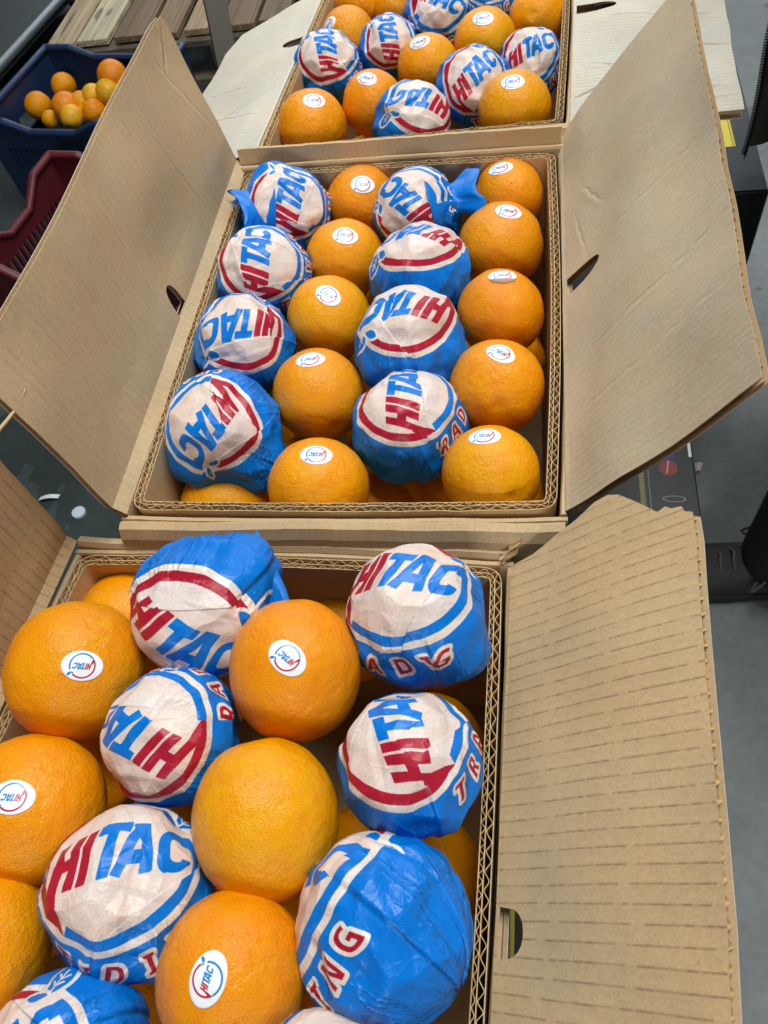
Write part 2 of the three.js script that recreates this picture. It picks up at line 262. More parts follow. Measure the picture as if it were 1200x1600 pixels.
// ---------------------------------------------------------------- where each fruit lies: centre, radius, sticker [normal, reading direction], label; wrapped ones: emblem normal, reading direction, loose paper [direction, length, width]
const FRUIT = {
 near: {
  bare: [
   [[-0.155,0.810,0.346],0.0445,[[0.567,0.797,0.207],[-0.824,0.546,0.154]],'large bare orange with an oval sticker in the far left corner of the nearest box'],
   [[-0.006,0.810,0.338],0.0417,[[0.158,0.967,0.198],[-0.798,0.243,-0.551]],'large bare orange with slanted sticker between the two farthest wrapped fruits, nearest box'],
   [[-0.154,0.810,0.434],0.0426,[[0.274,0.962,0.021],[-0.959,0.271,0.083]],'large bare orange by the near box left wall, its sticker at the picture edge'],
   [[-0.008,0.810,0.428],0.0419,null,'large bare orange without a sticker in the middle of the nearest box'],
   [[-0.011,0.810,0.505],0.0387,[[0.014,0.996,0.087],[0.200,0.082,-0.976]],'large bare orange with an upright oval sticker at the near end of the nearest box'],
   [[-0.162,0.810,0.510],0.0411,null,'large bare orange cut by the left picture edge, nearest in the left row']
  ],
  wrapped: [
   [[-0.077,0.810,0.297],0.0478,[-0.009,0.544,0.839],[0.835,-0.458,0.306],[[[0.739,0.108,-0.665],0.36,0.75],[[0.106,0.564,-0.819],0.10,0.75],[[0.782,-0.221,-0.582],0.12,0.57]],'wrapped orange with a loose blue paper tuft by the back wall of the nearest box'],
   [[-0.077,0.810,0.384],0.0409,[-0.216,0.945,0.244],[-0.880,-0.080,-0.469],[],'wrapped orange with upside-down red lettering between two bare oranges of the nearest box'],
   [[0.068,0.810,0.297],0.0447,[-0.166,0.959,-0.228],[0.975,0.195,0.109],[[[0.627,-0.492,0.605],0.45,0.75]],'wrapped orange with blue letters in the far right corner of the nearest box'],
   [[0.072,0.810,0.392],0.0405,[-0.046,0.935,-0.352],[-0.361,-0.344,-0.867],[[[0.790,-0.254,0.559],0.25,0.80]],'wrapped orange with a big red sideways letter by the right wall of the nearest box'],
   [[-0.080,0.810,0.471],0.0441,[0.166,0.930,-0.327],[0.920,-0.266,-0.287],[[[0.781,-0.298,0.549],0.30,0.80]],'wrapped orange with its whole name readable at the left of the nearest box'],
   [[0.065,0.810,0.475],0.0446,[-0.857,-0.005,-0.515],[0.105,0.977,-0.185],[],'wrapped orange turned to its mostly blue side by the right wall of the nearest box'],
   [[-0.090,0.810,0.550],0.0400,[-0.362,0.910,0.205],[0.583,0.392,-0.711],[],'mostly blue wrapped orange with a leaf outline at the bottom left picture edge'],
   [[0.046,0.810,0.552],0.0403,[0.160,0.925,-0.344],[-0.771,0.335,0.542],[],'wrapped orange of which a red and white rim shows at the bottom picture edge']
  ] },
 middle: {
  bare: [
   [[-0.033,0.775,-0.183],0.0362,[[0.222,0.884,0.412],[-0.975,0.214,0.066]],'bare orange at the back wall of the middle box, left of the far corner'],
   [[-0.039,0.775,-0.097],0.0371,[[0.217,0.939,0.267],[-0.975,0.224,0.005]],'second bare orange from the back in the left orange row of the middle box'],
   [[-0.043,0.775,-0.015],0.0384,[[0.207,0.947,0.247],[-0.830,0.303,-0.468]],'third bare orange from the back in the left orange row, its sticker tilted'],
   [[-0.039,0.775,0.078],0.0390,[[0.019,0.990,-0.142],[-0.977,0.049,0.207]],'fourth bare orange from the back in the left orange row of the middle box'],
   [[-0.024,0.775,0.174],0.0396,[[0.157,0.984,-0.086],[-0.987,0.159,0.020]],'bare orange at the near wall of the middle box, left of the wrapped one'],
   [[0.117,0.775,-0.178],0.0342,[[-0.215,0.976,0.022],[-0.976,-0.214,-0.044]],'bare orange in the far right corner of the middle box'],
   [[0.111,0.775,-0.104],0.0396,[[0.202,0.979,0.016],[-0.965,0.202,-0.169]],'second bare orange from the back along the right wall of the middle box'],
   [[0.113,0.775,-0.013],0.0375,[[0.070,0.985,-0.159],[-0.985,0.093,0.142]],'bare orange with a half lifted shiny sticker along the right wall of the middle box'],
   [[0.112,0.775,0.073],0.0390,[[0.109,0.994,-0.031],[-0.848,0.076,-0.525]],'fourth bare orange from the back along the right wall of the middle box'],
   [[0.110,0.775,0.161],0.0371,[[-0.103,0.964,-0.246],[-0.989,-0.126,-0.077]],'bare orange in the near right corner of the middle box']
  ],
  wrapped: [
   [[-0.103,0.790,-0.152],0.0438,[0.361,0.784,0.504],[0.185,0.470,-0.863],[[[-0.897,0.338,0.284],0.32,0.56],[[-0.487,0.730,-0.480],0.35,0.60]],'wrapped orange with blue paper tuft in the far left corner of the middle box'],
   [[-0.111,0.790,-0.061],0.0444,[0.193,0.882,0.429],[0.037,0.430,-0.902],[],'wrapped orange second from the back along the left wall of the middle box'],
   [[-0.111,0.790,0.032],0.0444,[0.276,0.918,0.285],[-0.939,0.194,0.283],[],'wrapped orange with upside-down lettering third from the back along the left wall'],
   [[-0.110,0.790,0.124],0.0452,[0.133,0.830,0.542],[-0.617,-0.359,0.701],[[[0.618,-0.597,0.512],0.62,0.80],[[-0.500,-0.373,0.782],0.45,0.65]],'wrapped orange with loose blue paper below it at the near left of the middle box'],
   [[0.030,0.790,-0.139],0.0414,[-0.058,0.810,0.583],[-0.748,0.352,-0.563],[[[0.969,0.182,-0.167],0.62,0.55]],'wrapped orange with twisted blue tail to the right, back of the middle box'],
   [[0.041,0.790,-0.051],0.0454,[0.053,0.981,-0.189],[-0.968,0.003,-0.252],[[[0.060,-0.768,0.638],0.35,0.80]],'wrapped orange with a white top and a broad blue lower half in the middle box'],
   [[0.039,0.790,0.037],0.0475,[-0.032,0.998,-0.056],[-0.997,-0.036,-0.067],[[[0.332,-0.699,0.633],0.40,0.80]],'wrapped orange with upside-down letters on top in the centre of the middle box'],
   [[0.043,0.775,0.114],0.0456,[0.065,0.995,-0.071],[0.001,-0.071,-0.997],[[[0.005,-0.546,0.838],0.65,0.80]],'wrapped orange with crumpled red letters and long blue skirt, near wall of middle box']
  ] },
 far: {
  bare: [
   [[-0.104,0.785,-0.312],0.0393,[[0.290,0.923,0.252],[-0.950,0.247,0.191]],'bare orange in the near left corner of the farthest box'],
   [[0.121,0.785,-0.314],0.0389,[[-0.039,0.951,0.308],[-0.997,-0.015,-0.080]],'bare orange in the near right corner of the farthest box'],
   [[-0.039,0.785,-0.351],0.0347,[[-0.022,0.969,0.245],[-0.852,0.110,-0.511]],'bare orange between two wrapped ones in the second row of the farthest box'],
   [[0.019,0.785,-0.417],0.0357,[[-0.150,0.952,0.268],[-0.988,-0.151,-0.015]],'bare orange in the centre of the farthest box'],
   [[0.084,0.785,-0.461],0.0369,[[-0.011,0.927,0.375],[-0.995,0.027,-0.095]],'bare orange right of centre in the farthest box, behind a wrapped one'],
   [[-0.088,0.785,-0.505],0.0344,[[-0.558,0.704,0.439],[-0.719,-0.674,0.168]],'bare orange by the left wall of the farthest box with its sticker at the side'],
   [[0.146,0.785,-0.507],0.0352,null,'bare orange by the right wall of the farthest box at the top picture edge'],
   [[-0.080,0.785,-0.588],0.0359,null,'left one of two bare oranges side by side at the top picture edge'],
   [[-0.034,0.785,-0.568],0.0296,null,'right one of two bare oranges side by side at the top picture edge']
  ],
  wrapped: [
   [[0.011,0.785,-0.302],0.0422,[0.389,0.888,0.247],[-0.918,0.397,0.019],[],'wrapped orange with a leaf emblem at the front wall of the farthest box'],
   [[0.076,0.785,-0.364],0.0418,[0.084,0.754,0.652],[0.703,0.419,-0.575],[],'wrapped orange with its whole name on a slant, right front of the farthest box'],
   [[-0.104,0.785,-0.437],0.0406,[0.230,0.851,0.472],[-0.155,0.510,-0.846],[],'wrapped orange by the left wall of the farthest box'],
   [[0.138,0.785,-0.403],0.0365,[-0.014,0.814,0.580],[0.934,0.218,-0.283],[],'wrapped orange by the right wall of the farthest box'],
   [[-0.032,0.785,-0.470],0.0362,[0.175,0.752,0.635],[-0.170,0.658,-0.733],[],'small wrapped orange behind the left bare ones in the farthest box'],
   [[0.021,0.785,-0.538],0.0416,[0.131,0.808,0.574],[0.937,-0.291,0.195],[],'wrapped orange at the top picture edge in the middle of the farthest box'],
   [[0.086,0.785,-0.565],0.0333,[0.097,0.949,0.298],[0.985,-0.135,0.109],[],'blue wrapped orange half cut by the top picture edge']
  ] },
 lower: [
   [[-0.170,0.735,0.278],0.0420,null,'lower bare orange glimpsed behind the far left sticker orange of the nearest box'],
   [[-0.005,0.690,0.257],0.0420,null,'lower bare orange in the gap left of the far right wrapped one'],
   [[-0.193,0.690,0.371],0.0420,null,'lower bare orange in the dark gap beside the left row of the nearest box'],
   [[-0.101,0.690,0.523],0.0420,null,'lower bare orange glimpsed near the bottom picture edge between two fruits'],
   [[-0.200,0.690,0.471],0.0400,null,'lower bare orange in the dark gap at the left picture side of the nearest box'],
   [[-0.115,0.735,0.166],0.0390,null,'lower orange under loose blue paper, near left corner of the middle box'],
   [[0.007,0.690,0.142],0.0390,null,'lower bare orange showing below the skirt of the near wrapped one in the middle box'],
   [[0.054,0.690,-0.017],0.0380,null,'lower bare orange in the gap between the right rows of the middle box'],
   [[-0.111,0.690,-0.013],0.0380,null,'lower bare orange in the gap between the left rows of the middle box']
 ],
 crate: [
   [[-1.228,0.220,-1.511],0.0362,null,'loose orange in the near left of the blue crate'],
   [[-1.182,0.220,-1.605],0.0350,null,'loose orange with dark blemish at the back left of the blue crate heap'],
   [[-1.111,0.240,-1.455],0.0368,null,'reddish loose orange in the middle of the blue crate heap'],
   [[-0.960,0.290,-1.491],0.0394,null,'large reddish loose orange on top of the blue crate heap'],
   [[-0.970,0.270,-1.451],0.0325,null,'yellow loose orange below the top one in the blue crate'],
   [[-1.032,0.250,-1.478],0.0297,null,'loose orange left of the yellow one in the blue crate'],
   [[-1.084,0.230,-1.416],0.0313,null,'yellowish loose orange at the near rim of the blue crate'],
   [[-1.011,0.240,-1.412],0.0327,null,'loose orange at the near rim right of the yellowish one'],
   [[-1.071,0.240,-1.468],0.0281,null,'small loose orange in the heap between the reddish and the yellow one'],
   [[-1.171,0.210,-1.450],0.0249,null,'loose orange barely above the near rim of the blue crate'],
   [[-0.954,0.230,-1.436],0.0311,null,'loose orange half hidden by the cardboard flap'],
   [[-1.062,0.220,-1.445],0.0263,null,'loose orange low in the heap behind the near rim'],
   [[-0.923,0.260,-1.471],0.0327,null,'loose orange at the right of the heap behind the cardboard flap']
 ],
};
carton('nearest open cardboard box, filled with the largest oranges, at the bottom of the picture', NEAR, [0.003, 0.003, 0, 0.006], 0.782, {
  pitch: 0.0104, folded: [[0, 0.11, 0.001], [2, 0.11, 0]], drop: [0.003, 0.004, 0.004, 0.004],
  flaps: [
    { a: [0.1275, 0.225], b: [0.118, 0.665], y: 0.785, alpha: 0.79, side: 1, mat: M.kraftDash, thick: 0.0075, seed: 3, warp: 0.0035, curl: -0.003, pitch: 0.0084, bandLen: 0.0015, bandAngle: 0.7, hole: [0.246, 0.0125, 0.0022, 0.018],
      outline: [[0.021, 0], [0.0185, 0.02], [0.012, 0.04], [0.0075, 0.058], [0.001, 0.074], [0.0, 0.084], [0.003, 0.092], [0.014, 0.105], [0.0255, 0.117], [0.0235, 0.122], [0.0265, 0.126], [0.0275, 0.132], [0.032, 0.134], [0.034, 0.1385], [0.05, 0.1395], [0.12, 0.1385], [0.24, 0.1365], [0.34, 0.131], [0.44, 0.128], [0.44, 0]] },
    { a: [-0.2075, 0.232], b: [-0.243, 0.665], y: 0.785, alpha: 1.64, side: -1, mat: M.kraftDash, seed: 5, warp: 0.003, bandLen: 0.009, bandAngle: 0.9, outline: rect(0, 0.434, 0.15, 0.0015, 4) },
  ],
  extra: (g) => { // the torn paper hanging at its far right corner
    const pts = [];
    for (let k = 0; k < 4; k++) {
      const w = 0.0022 - 0.0003 * k;
      pts.push(grid(14, 2, (u, v) => { const x = 0.119 + 0.018 * u + 0.002 * Math.sin(9 * u + k), z = 0.241 - 0.018 * u + (v - 0.5) * 2 * w + 0.0012 * k, y = 0.784 + 0.012 * u * u + 0.002 * Math.sin(7 * u + 2 * k) + 0.003 * v * (k % 2 ? -1 : 1); return [x, y, z, u * 0.03, v * 0.004 + k * 0.01]; }));
    }
    mesh('torn_paper', merge(pts), M.flute, g);
  },
});
carton('middle open cardboard box with a tall flap on either side and four rows of fruit', MID, [0.001, 0.004, 0.002, 0.002], 0.8, {
  folded: [[0, 0.10, 0.012], [2, 0.11, 0]], drop: [-0.004, 0.002, 0.004, 0.002],
  flaps: [
    { a: [-0.160, -0.224], b: [-0.164, 0.216], y: 0.799, alpha: 1.44, side: -1, mat: M.kraftMidLeft, own: true, seed: 7, warp: 0.0035, curl: 0, bandLen: 0.012, bandAngle: 0.85, hole: [0.226, 0.010, 0.0126, 0.026],
      outline: [[0, 0], [0.004, 0.04], [0.006, 0.09], [0.004, 0.135], [0.006, 0.155], [0.010, 0.1625], [0.03, 0.1645], [0.12, 0.165], [0.22, 0.163], [0.33, 0.163], [0.44, 0.162], [0.441, 0.12], [0.439, 0.06], [0.44, 0]] },
    { a: [0.167, -0.236], b: [0.164, 0.21], y: 0.8, alpha: 0.925, side: 1, mat: M.kraftMidRight, thick: 0.0065, own: true, seed: 9, warp: 0.004, curl: 0.004, bandLen: 0.004, bandAngle: 0.8, hole: [0.226, 0.0105, 0.0046, 0.040], outline: rect(0.0, 0.446, 0.163, 0.001, 8), outerMat: M.kraft },
  ],
});
carton('farthest open cardboard box with pale flaps folded flat, at the top of the picture', FAR, [0, 0.002, 0.002, 0.001], 0.804, {
  folded: [[0, 0.10, 0], [2, 0.10, 0.004]], drop: [0.004, 0.004, 0.001, 0.004], wallMat: M.kraft,
  flaps: [
    { a: [-0.125, -0.655], b: [-0.153, -0.243], y: 0.802, alpha: -0.24, side: -1, mat: M.kraftFarLeft, own: true, seed: 11, warp: 0.003, curl: -0.003, bandLen: 0.003, bandAngle: 0.1, hole: [0.18, 0.0095, 0.0036, 0.026], outline: [[0.05, 0], [0.075, 0.06], [0.095, 0.118], [0.13, 0.135], [0.22, 0.14], [0.413, 0.145], [0.413, 0]] },
    { a: [0.193, -0.655], b: [0.177, -0.252], y: 0.803, alpha: 0.02, side: 1, mat: M.kraftFarRight, thick: 0.009, own: true, seed: 13, warp: 0.003, bandLen: 0.003, bandAngle: 0.1, hole: [0.178, 0.010, 0.0036, 0.044], outline: rect(-0.02, 0.404, 0.162, 0.001, 12) },
  ],
});

// ---------------------------------------------------------------- fruit
function cubeSphere(seg, radius) { // radius(dir) -> metres; each face keeps its own 0..1 uv
  const g = new THREE.BoxGeometry(1, 1, 1, seg, seg, seg), p = g.attributes.position, nrm = g.attributes.normal, d = V(), e = V(), t1 = V(), t2 = V(), q1 = V(), q2 = V();
  const put = (v, out) => out.copy(v).multiplyScalar(radius(v));
  for (let i = 0; i < p.count; i++) {
    d.fromBufferAttribute(p, i); d.set(Math.tan(d.x * Math.PI / 2), Math.tan(d.y * Math.PI / 2), Math.tan(d.z * Math.PI / 2)).normalize();
    t1.set(Math.abs(d.y) > 0.9 ? 1 : 0, Math.abs(d.y) > 0.9 ? 0 : 1, 0).cross(d).normalize(); t2.crossVectors(d, t1);
    const P0 = put(d, V()), h = 0.012;
    put(e.copy(d).addScaledVector(t1, h).normalize(), q1); put(e.copy(d).addScaledVector(t2, h).normalize(), q2);
    q1.sub(P0); q2.sub(P0); e.crossVectors(q1, q2).normalize();
    p.setXYZ(i, P0.x, P0.y, P0.z); nrm.setXYZ(i, e.x, e.y, e.z);
  }
  return g;
}
// peel: small pits and bumps of the rind on every face of the sphere (one face = a quarter turn, about 65 mm)
const pits = (() => {
  const n = 56, jit = []; const r = rng(99);
  for (let i = 0; i < n * n; i++) jit.push([r(), r(), 0.6 + 0.8 * r()]);
  return heightTex(1024, 1024, (u, v) => {
    const x = u * n, y = v * n, ix = Math.floor(x), iy = Math.floor(y); let pit = 0, f1 = 9, f2 = 9;
    for (let b = -1; b <= 1; b++) for (let a = -1; a <= 1; a++) {
      const J = jit[((iy + b + n) % n) * n + ((ix + a + n) % n)], dx = ix + a + J[0] - x, dy = iy + b + J[1] - y, D = Math.sqrt(dx * dx + dy * dy);
      pit = Math.max(pit, J[2] * Math.exp(-D * D / 0.05)); if (D < f1) { f2 = f1; f1 = D; } else if (D < f2) f2 = D;
    }
    return -0.55 * pit + 0.35 * (f2 - f1) + 0.7 * (fbm(u, v, 22, 22, 2, 5) - 0.5) + 0.6 * (fbm(u, v, 7, 7, 2, 8) - 0.5);
  });
})();
const peelMap = colourTex(512, 512, (u, v) => {
  const a = fbm(u, v, 5, 5, 3, 41) - 0.5, b = fbm(u, v, 90, 90, 2, 44) - 0.5, speck = vnoise(u * 70, v * 70, 70, 70, 48), k = 1 + 0.10 * a + 0.07 * b;
  const s = speck > 0.985 ? 0.8 : 1; return [250 * Math.min(1, k + 0.02) * s, 250 * (k + a * 0.10) * s, 250 * k * s];
});
const peelTone = [[0.92, 0.325, 0.0], [0.94, 0.35, 0.0], [0.92, 0.302, 0.0], [0.88, 0.32, 0.0], [0.91, 0.37, 0.0]];
const peels = peelTone.map((c) => new THREE.MeshPhysicalMaterial({ color: new THREE.Color().setRGB(...c), map: peelMap, bumpMap: pits, bumpScale: 0.0006, roughness: 0.24, specularIntensity: 0.85, ior: 1.45 }));
const peelRed = new THREE.MeshPhysicalMaterial({ color: new THREE.Color().setRGB(0.88, 0.27, 0.003), map: peelMap, bumpMap: pits, bumpScale: 0.0003, roughness: 0.4 });
const peelYellow = new THREE.MeshPhysicalMaterial({ color: new THREE.Color().setRGB(0.88, 0.46, 0.01), map: peelMap, bumpMap: pits, bumpScale: 0.0003, roughness: 0.4 });
const peelGeo = [1, 2, 3, 4].map((k) => cubeSphere(26, (d) => {
  const stem = Math.exp(-Math.pow(Math.acos(clamp(d.y, -1, 1)) / 0.16, 2)), nav = Math.exp(-Math.pow(Math.acos(clamp(-d.y, -1, 1)) / 0.22, 2));
  return 1 + 0.016 * d.y * d.y * (k % 2 ? 1 : -1) + 0.012 * n3(d.x * 1.3 + k, d.y * 1.3, d.z * 1.3) + 0.004 * n3(d.x * 4, d.y * 4 + k, d.z * 4) - 0.045 * stem - 0.035 * nav;
}));

// ---------------------------------------------------------------- the print: a round emblem, drawn once for the paper and once for the stickers
const BLUE = '#0073d0', RED = '#ab1c33', CREAM = '#e0d1cb', LINE = '#e4dcd8';
function emblem(ctx, r, ringIn, ringOut, textH, lw, blue, red) { // centred on 0,0, y down
  const rad = (deg) => -deg * Math.PI / 180, mid = (ringIn + ringOut) / 2 * r; // angles counted upward from the reading direction
  ctx.lineWidth = (ringOut - ringIn) * r; ctx.lineCap = 'butt';
  ctx.strokeStyle = red; ctx.beginPath(); ctx.arc(0, 0, mid, rad(48), rad(214), true); ctx.stroke();
  ctx.strokeStyle = blue; ctx.beginPath(); ctx.arc(0, 0, mid, rad(22), rad(-138), false); ctx.stroke();
  const h = textH * r, sk = 0.27;
  ctx.save(); ctx.transform(1, 0, -sk, 1, 0, 0); ctx.translate(-1.5 * h * 0.86, h * 0.44); ctx.scale(h * 0.86, -h); ctx.lineWidth = lw; ctx.lineJoin = 'miter';
  const line = (...p) => { ctx.beginPath(); p.forEach(([x, y], i) => (i ? ctx.lineTo(x, y) : ctx.moveTo(x, y))); ctx.stroke(); };
  ctx.strokeStyle = red; line([0.12, 1], [0.12, 0]); line([0.52, 1], [0.52, 0]); line([0.12, 0.5], [0.52, 0.5]); line([0.83, 1], [0.83, 0]);
  ctx.strokeStyle = blue; line([1.02, 1 - lw / 2], [1.66, 1 - lw / 2]); line([1.34, 1], [1.34, 0]);
  line([1.60, 0], [1.86, 0.93], [2.02, 0.93], [2.22, 0]); line([1.70, 0.3], [2.14, 0.3]);
  ctx.beginPath(); ctx.moveTo(3.0, 0.7); ctx.bezierCurveTo(2.98, 0.93, 2.84, 0.88, 2.76, 0.88); ctx.bezierCurveTo(2.56, 0.88, 2.46, 0.76, 2.46, 0.6); ctx.lineTo(2.46, 0.4); ctx.bezierCurveTo(2.46, 0.2, 2.58, 0.12, 2.74, 0.12); ctx.bezierCurveTo(2.88, 0.12, 2.98, 0.14, 3.0, 0.3); ctx.stroke();
  ctx.restore();
  // the first letter's leg runs down into the ring
  ctx.fillStyle = red; const X = (x, y) => (-1.5 + x) * h * 0.86 - sk * (h * 0.44 - y * h), Y = (y) => h * 0.44 - y * h;
  ctx.beginPath(); ctx.moveTo(X(0.12 - lw / 2, 0.25), Y(0.25)); ctx.lineTo(X(0.12 + lw / 2, 0.0), Y(0.0));
  ctx.lineTo(Math.cos(rad(222)) * ringOut * r, Math.sin(rad(222)) * ringOut * r); ctx.lineTo(Math.cos(rad(206)) * ringOut * r, Math.sin(rad(206)) * ringOut * r); ctx.closePath(); ctx.fill();
}
function leaf(ctx, r, big, blue, outline) {
  const one = (x, y, ang, L, W) => { ctx.save(); ctx.translate(x, y); ctx.rotate(-ang); ctx.beginPath(); ctx.moveTo(0, 0); ctx.bezierCurveTo(L * 0.2, -W, L * 0.75, -W, L, -W * 0.25); ctx.bezierCurveTo(L * 0.85, W * 0.7, L * 0.35, W * 0.9, 0, 0); ctx.closePath(); if (outline) { ctx.lineWidth = r * 0.085; ctx.strokeStyle = outline; ctx.lineJoin = 'round'; ctx.stroke(); } ctx.fillStyle = blue; ctx.fill();
    if (outline && L > r * 0.3) { ctx.strokeStyle = outline; ctx.lineWidth = r * 0.022; ctx.beginPath(); ctx.moveTo(0, 0); ctx.quadraticCurveTo(L * 0.4, -W * 0.1, L * 0.75, -W * 0.15); for (const f of [0.25, 0.45]) { ctx.moveTo(L * f, -W * 0.05); ctx.lineTo(L * (f + 0.15), -W * 0.5); ctx.moveTo(L * f, -W * 0.05); ctx.lineTo(L * (f + 0.18), W * 0.3); } ctx.stroke(); } ctx.restore(); };
  const a = 34 * Math.PI / 180, x = Math.cos(a) * r * 0.86, y = -Math.sin(a) * r * 0.86;
  one(x, y, 0.75, r * 0.46 * big, r * 0.17 * big); one(x, y, 2.5, r * 0.26 * big, r * 0.1 * big);
}
const PAPER = 2048, UNIT = 346; // pixels per emblem radius
const paper = (() => {
  const c = document.createElement('canvas'); c.width = c.height = PAPER; const ctx = c.getContext('2d');
  ctx.fillStyle = BLUE; ctx.fillRect(0, 0, PAPER, PAPER); ctx.translate(PAPER / 2, PAPER / 2);
  ctx.fillStyle = LINE; ctx.beginPath(); ctx.arc(0, 0, UNIT, 0, 7); ctx.fill();
  ctx.fillStyle = CREAM; ctx.beginPath(); ctx.arc(0, 0, UNIT * 0.84, 0, 7); ctx.fill();
  // cream also fills the gaps of the ring
  ctx.lineWidth = UNIT * 0.1; ctx.strokeStyle = CREAM; ctx.beginPath(); ctx.arc(0, 0, UNIT * 0.87, 0, 7); ctx.stroke();
  emblem(ctx, UNIT, 0.8, 0.915, 0.55, 0.24, BLUE, RED);
  leaf(ctx, UNIT, 1, BLUE, LINE);
  const word = 'TRADING'; ctx.font = 'bold ' + Math.round(UNIT * 0.34) + 'px sans-serif'; ctx.textAlign = 'center'; ctx.textBaseline = 'middle'; ctx.lineJoin = 'round';
  [...word].forEach((ch, i) => { const a = (i - 3) * 0.29; ctx.save(); ctx.rotate(-a); ctx.translate(0, UNIT * 1.24); ctx.scale(0.95, 1); ctx.lineWidth = UNIT * 0.085; ctx.strokeStyle = LINE; ctx.strokeText(ch, 0, 0); ctx.fillStyle = RED; ctx.fillText(ch, 0, 0); ctx.restore(); });
  return ctx.getImageData(0, 0, PAPER, PAPER).data;
})();
const stickerTex = (() => {
  const c = document.createElement('canvas'); c.width = c.height = 384; const ctx = c.getContext('2d');
  ctx.fillStyle = '#f1f3f5'; ctx.fillRect(0, 0, 384, 384); ctx.translate(192, 192);
  emblem(ctx, 118, 0.87, 1.0, 0.5, 0.24, '#1583c4', '#b8203a'); ctx.save(); ctx.scale(1, 1); leaf(ctx, 128, 0.85, '#1583c4', null); ctx.restore();
  const t = new THREE.CanvasTexture(c); t.colorSpace = THREE.SRGBColorSpace; return t;
})();
const stickerMat = new THREE.MeshPhysicalMaterial({ map: stickerTex, roughness: 0.32, clearcoat: 0.25, clearcoatRoughness: 0.25 });
const SA = 0.0127, SB = 0.0093;
function sticker(at, n, e, lift) {
  const N = V(...n).normalize(), E = V(...e); E.addScaledVector(N, -E.dot(N)).normalize(); const U = V().crossVectors(N, E), rings = [0, 0.25, 0.5, 0.75, 0.93, 1.0, 1.005], seg = 40;
  return grid(seg, rings.length - 1, (u, v) => {
    const k = Math.round(v * (rings.length - 1)), r = rings[k], a = u * Math.PI * 2, x = Math.cos(a) * SA * r, y = Math.sin(a) * SB * r, d = V().copy(N).multiplyScalar(at(N)).addScaledVector(E, x).addScaledVector(U, y).normalize();
    const raise = k === rings.length - 1 ? -0.0001 : 0.00045 + (lift ? lift * Math.pow(Math.max(0, y / SB), 2) : 0); d.multiplyScalar(at(d) + raise);
    return [d.x, d.y, d.z, 0.5 + x / (2 * SA), 0.5 + y / (2 * SA)];
  });
}
const peelShape = (k, d) => 1 + 0.016 * d.y * d.y * (k % 2 ? 1 : -1) + 0.012 * n3(d.x * 1.3 + k, d.y * 1.3, d.z * 1.3) + 0.004 * n3(d.x * 4, d.y * 4 + k, d.z * 4);
const buttonGeo = (() => { const s = new THREE.Shape(); for (let k = 0; k < 20; k++) { const a = k / 20 * Math.PI * 2, q = 0.075 + 0.022 * Math.cos(a * 5) + 0.008 * Math.sin(a * 3); k ? s.lineTo(q * Math.cos(a), q * Math.sin(a)) : s.moveTo(q, 0); } const g = new THREE.ExtrudeGeometry(s, { depth: 0.014, bevelEnabled: true, bevelSize: 0.012, bevelThickness: 0.012, bevelSegments: 2 }); g.rotateX(-Math.PI / 2); g.translate(0, 0.955, 0); return g; })();
const buttonMat = std({ color: new THREE.Color().setRGB(0.14, 0.15, 0.05), roughness: 0.8 });
function bareOrange(row, group, i, mat, axis, stretch = 1.025) {
  const [c, r, st, label] = row, rr = rng(i * 77 + 13), k = 1 + (i % 4);
  const t = thing('orange', label, 'orange', [c[0], c[1] - r, c[2]], group);
  const q = new THREE.Quaternion();
  for (let a = 0; a < 40; a++) { q.setFromEuler(new THREE.Euler(rr() * 6.28, rr() * 6.28, rr() * 6.28)); const pole = V(0, 1, 0).applyQuaternion(q); if (!st || Math.abs(pole.dot(V(...st[0]).normalize())) < 0.7) { if (pole.y < 0.75) break; } }
  if (axis) q.setFromUnitVectors(V(0, 1, 0), V(axis[0] + 0.5 * (rr() - 0.5), axis[1] + 0.3 * (rr() - 0.5), axis[2]).normalize());
  const m = mesh('peel', peelGeo[k - 1], mat ?? peels[(i * 3 + (i >> 1)) % 5], t); m.position.set(0, r, 0); m.scale.set(r, r * stretch, r); m.quaternion.copy(q);
  if (V(0, 1, 0).applyQuaternion(q).dot(CAM.clone().sub(V(...c)).normalize()) < 0.15) mesh('stem_button', buttonGeo, buttonMat, m);
  if (st) { const iq = q.clone().invert(), at = (w) => { const l = w.clone().applyQuaternion(iq); l.y /= stretch; const len = l.length(); l.divideScalar(len); return r / len * peelShape(k, l); }; const sm = mesh('sticker', sticker(at, st[0], st[1], /lifted/.test(label) ? 0.004 : 0), stickerMat, t); sm.position.set(0, r, 0); }
  return t;
}
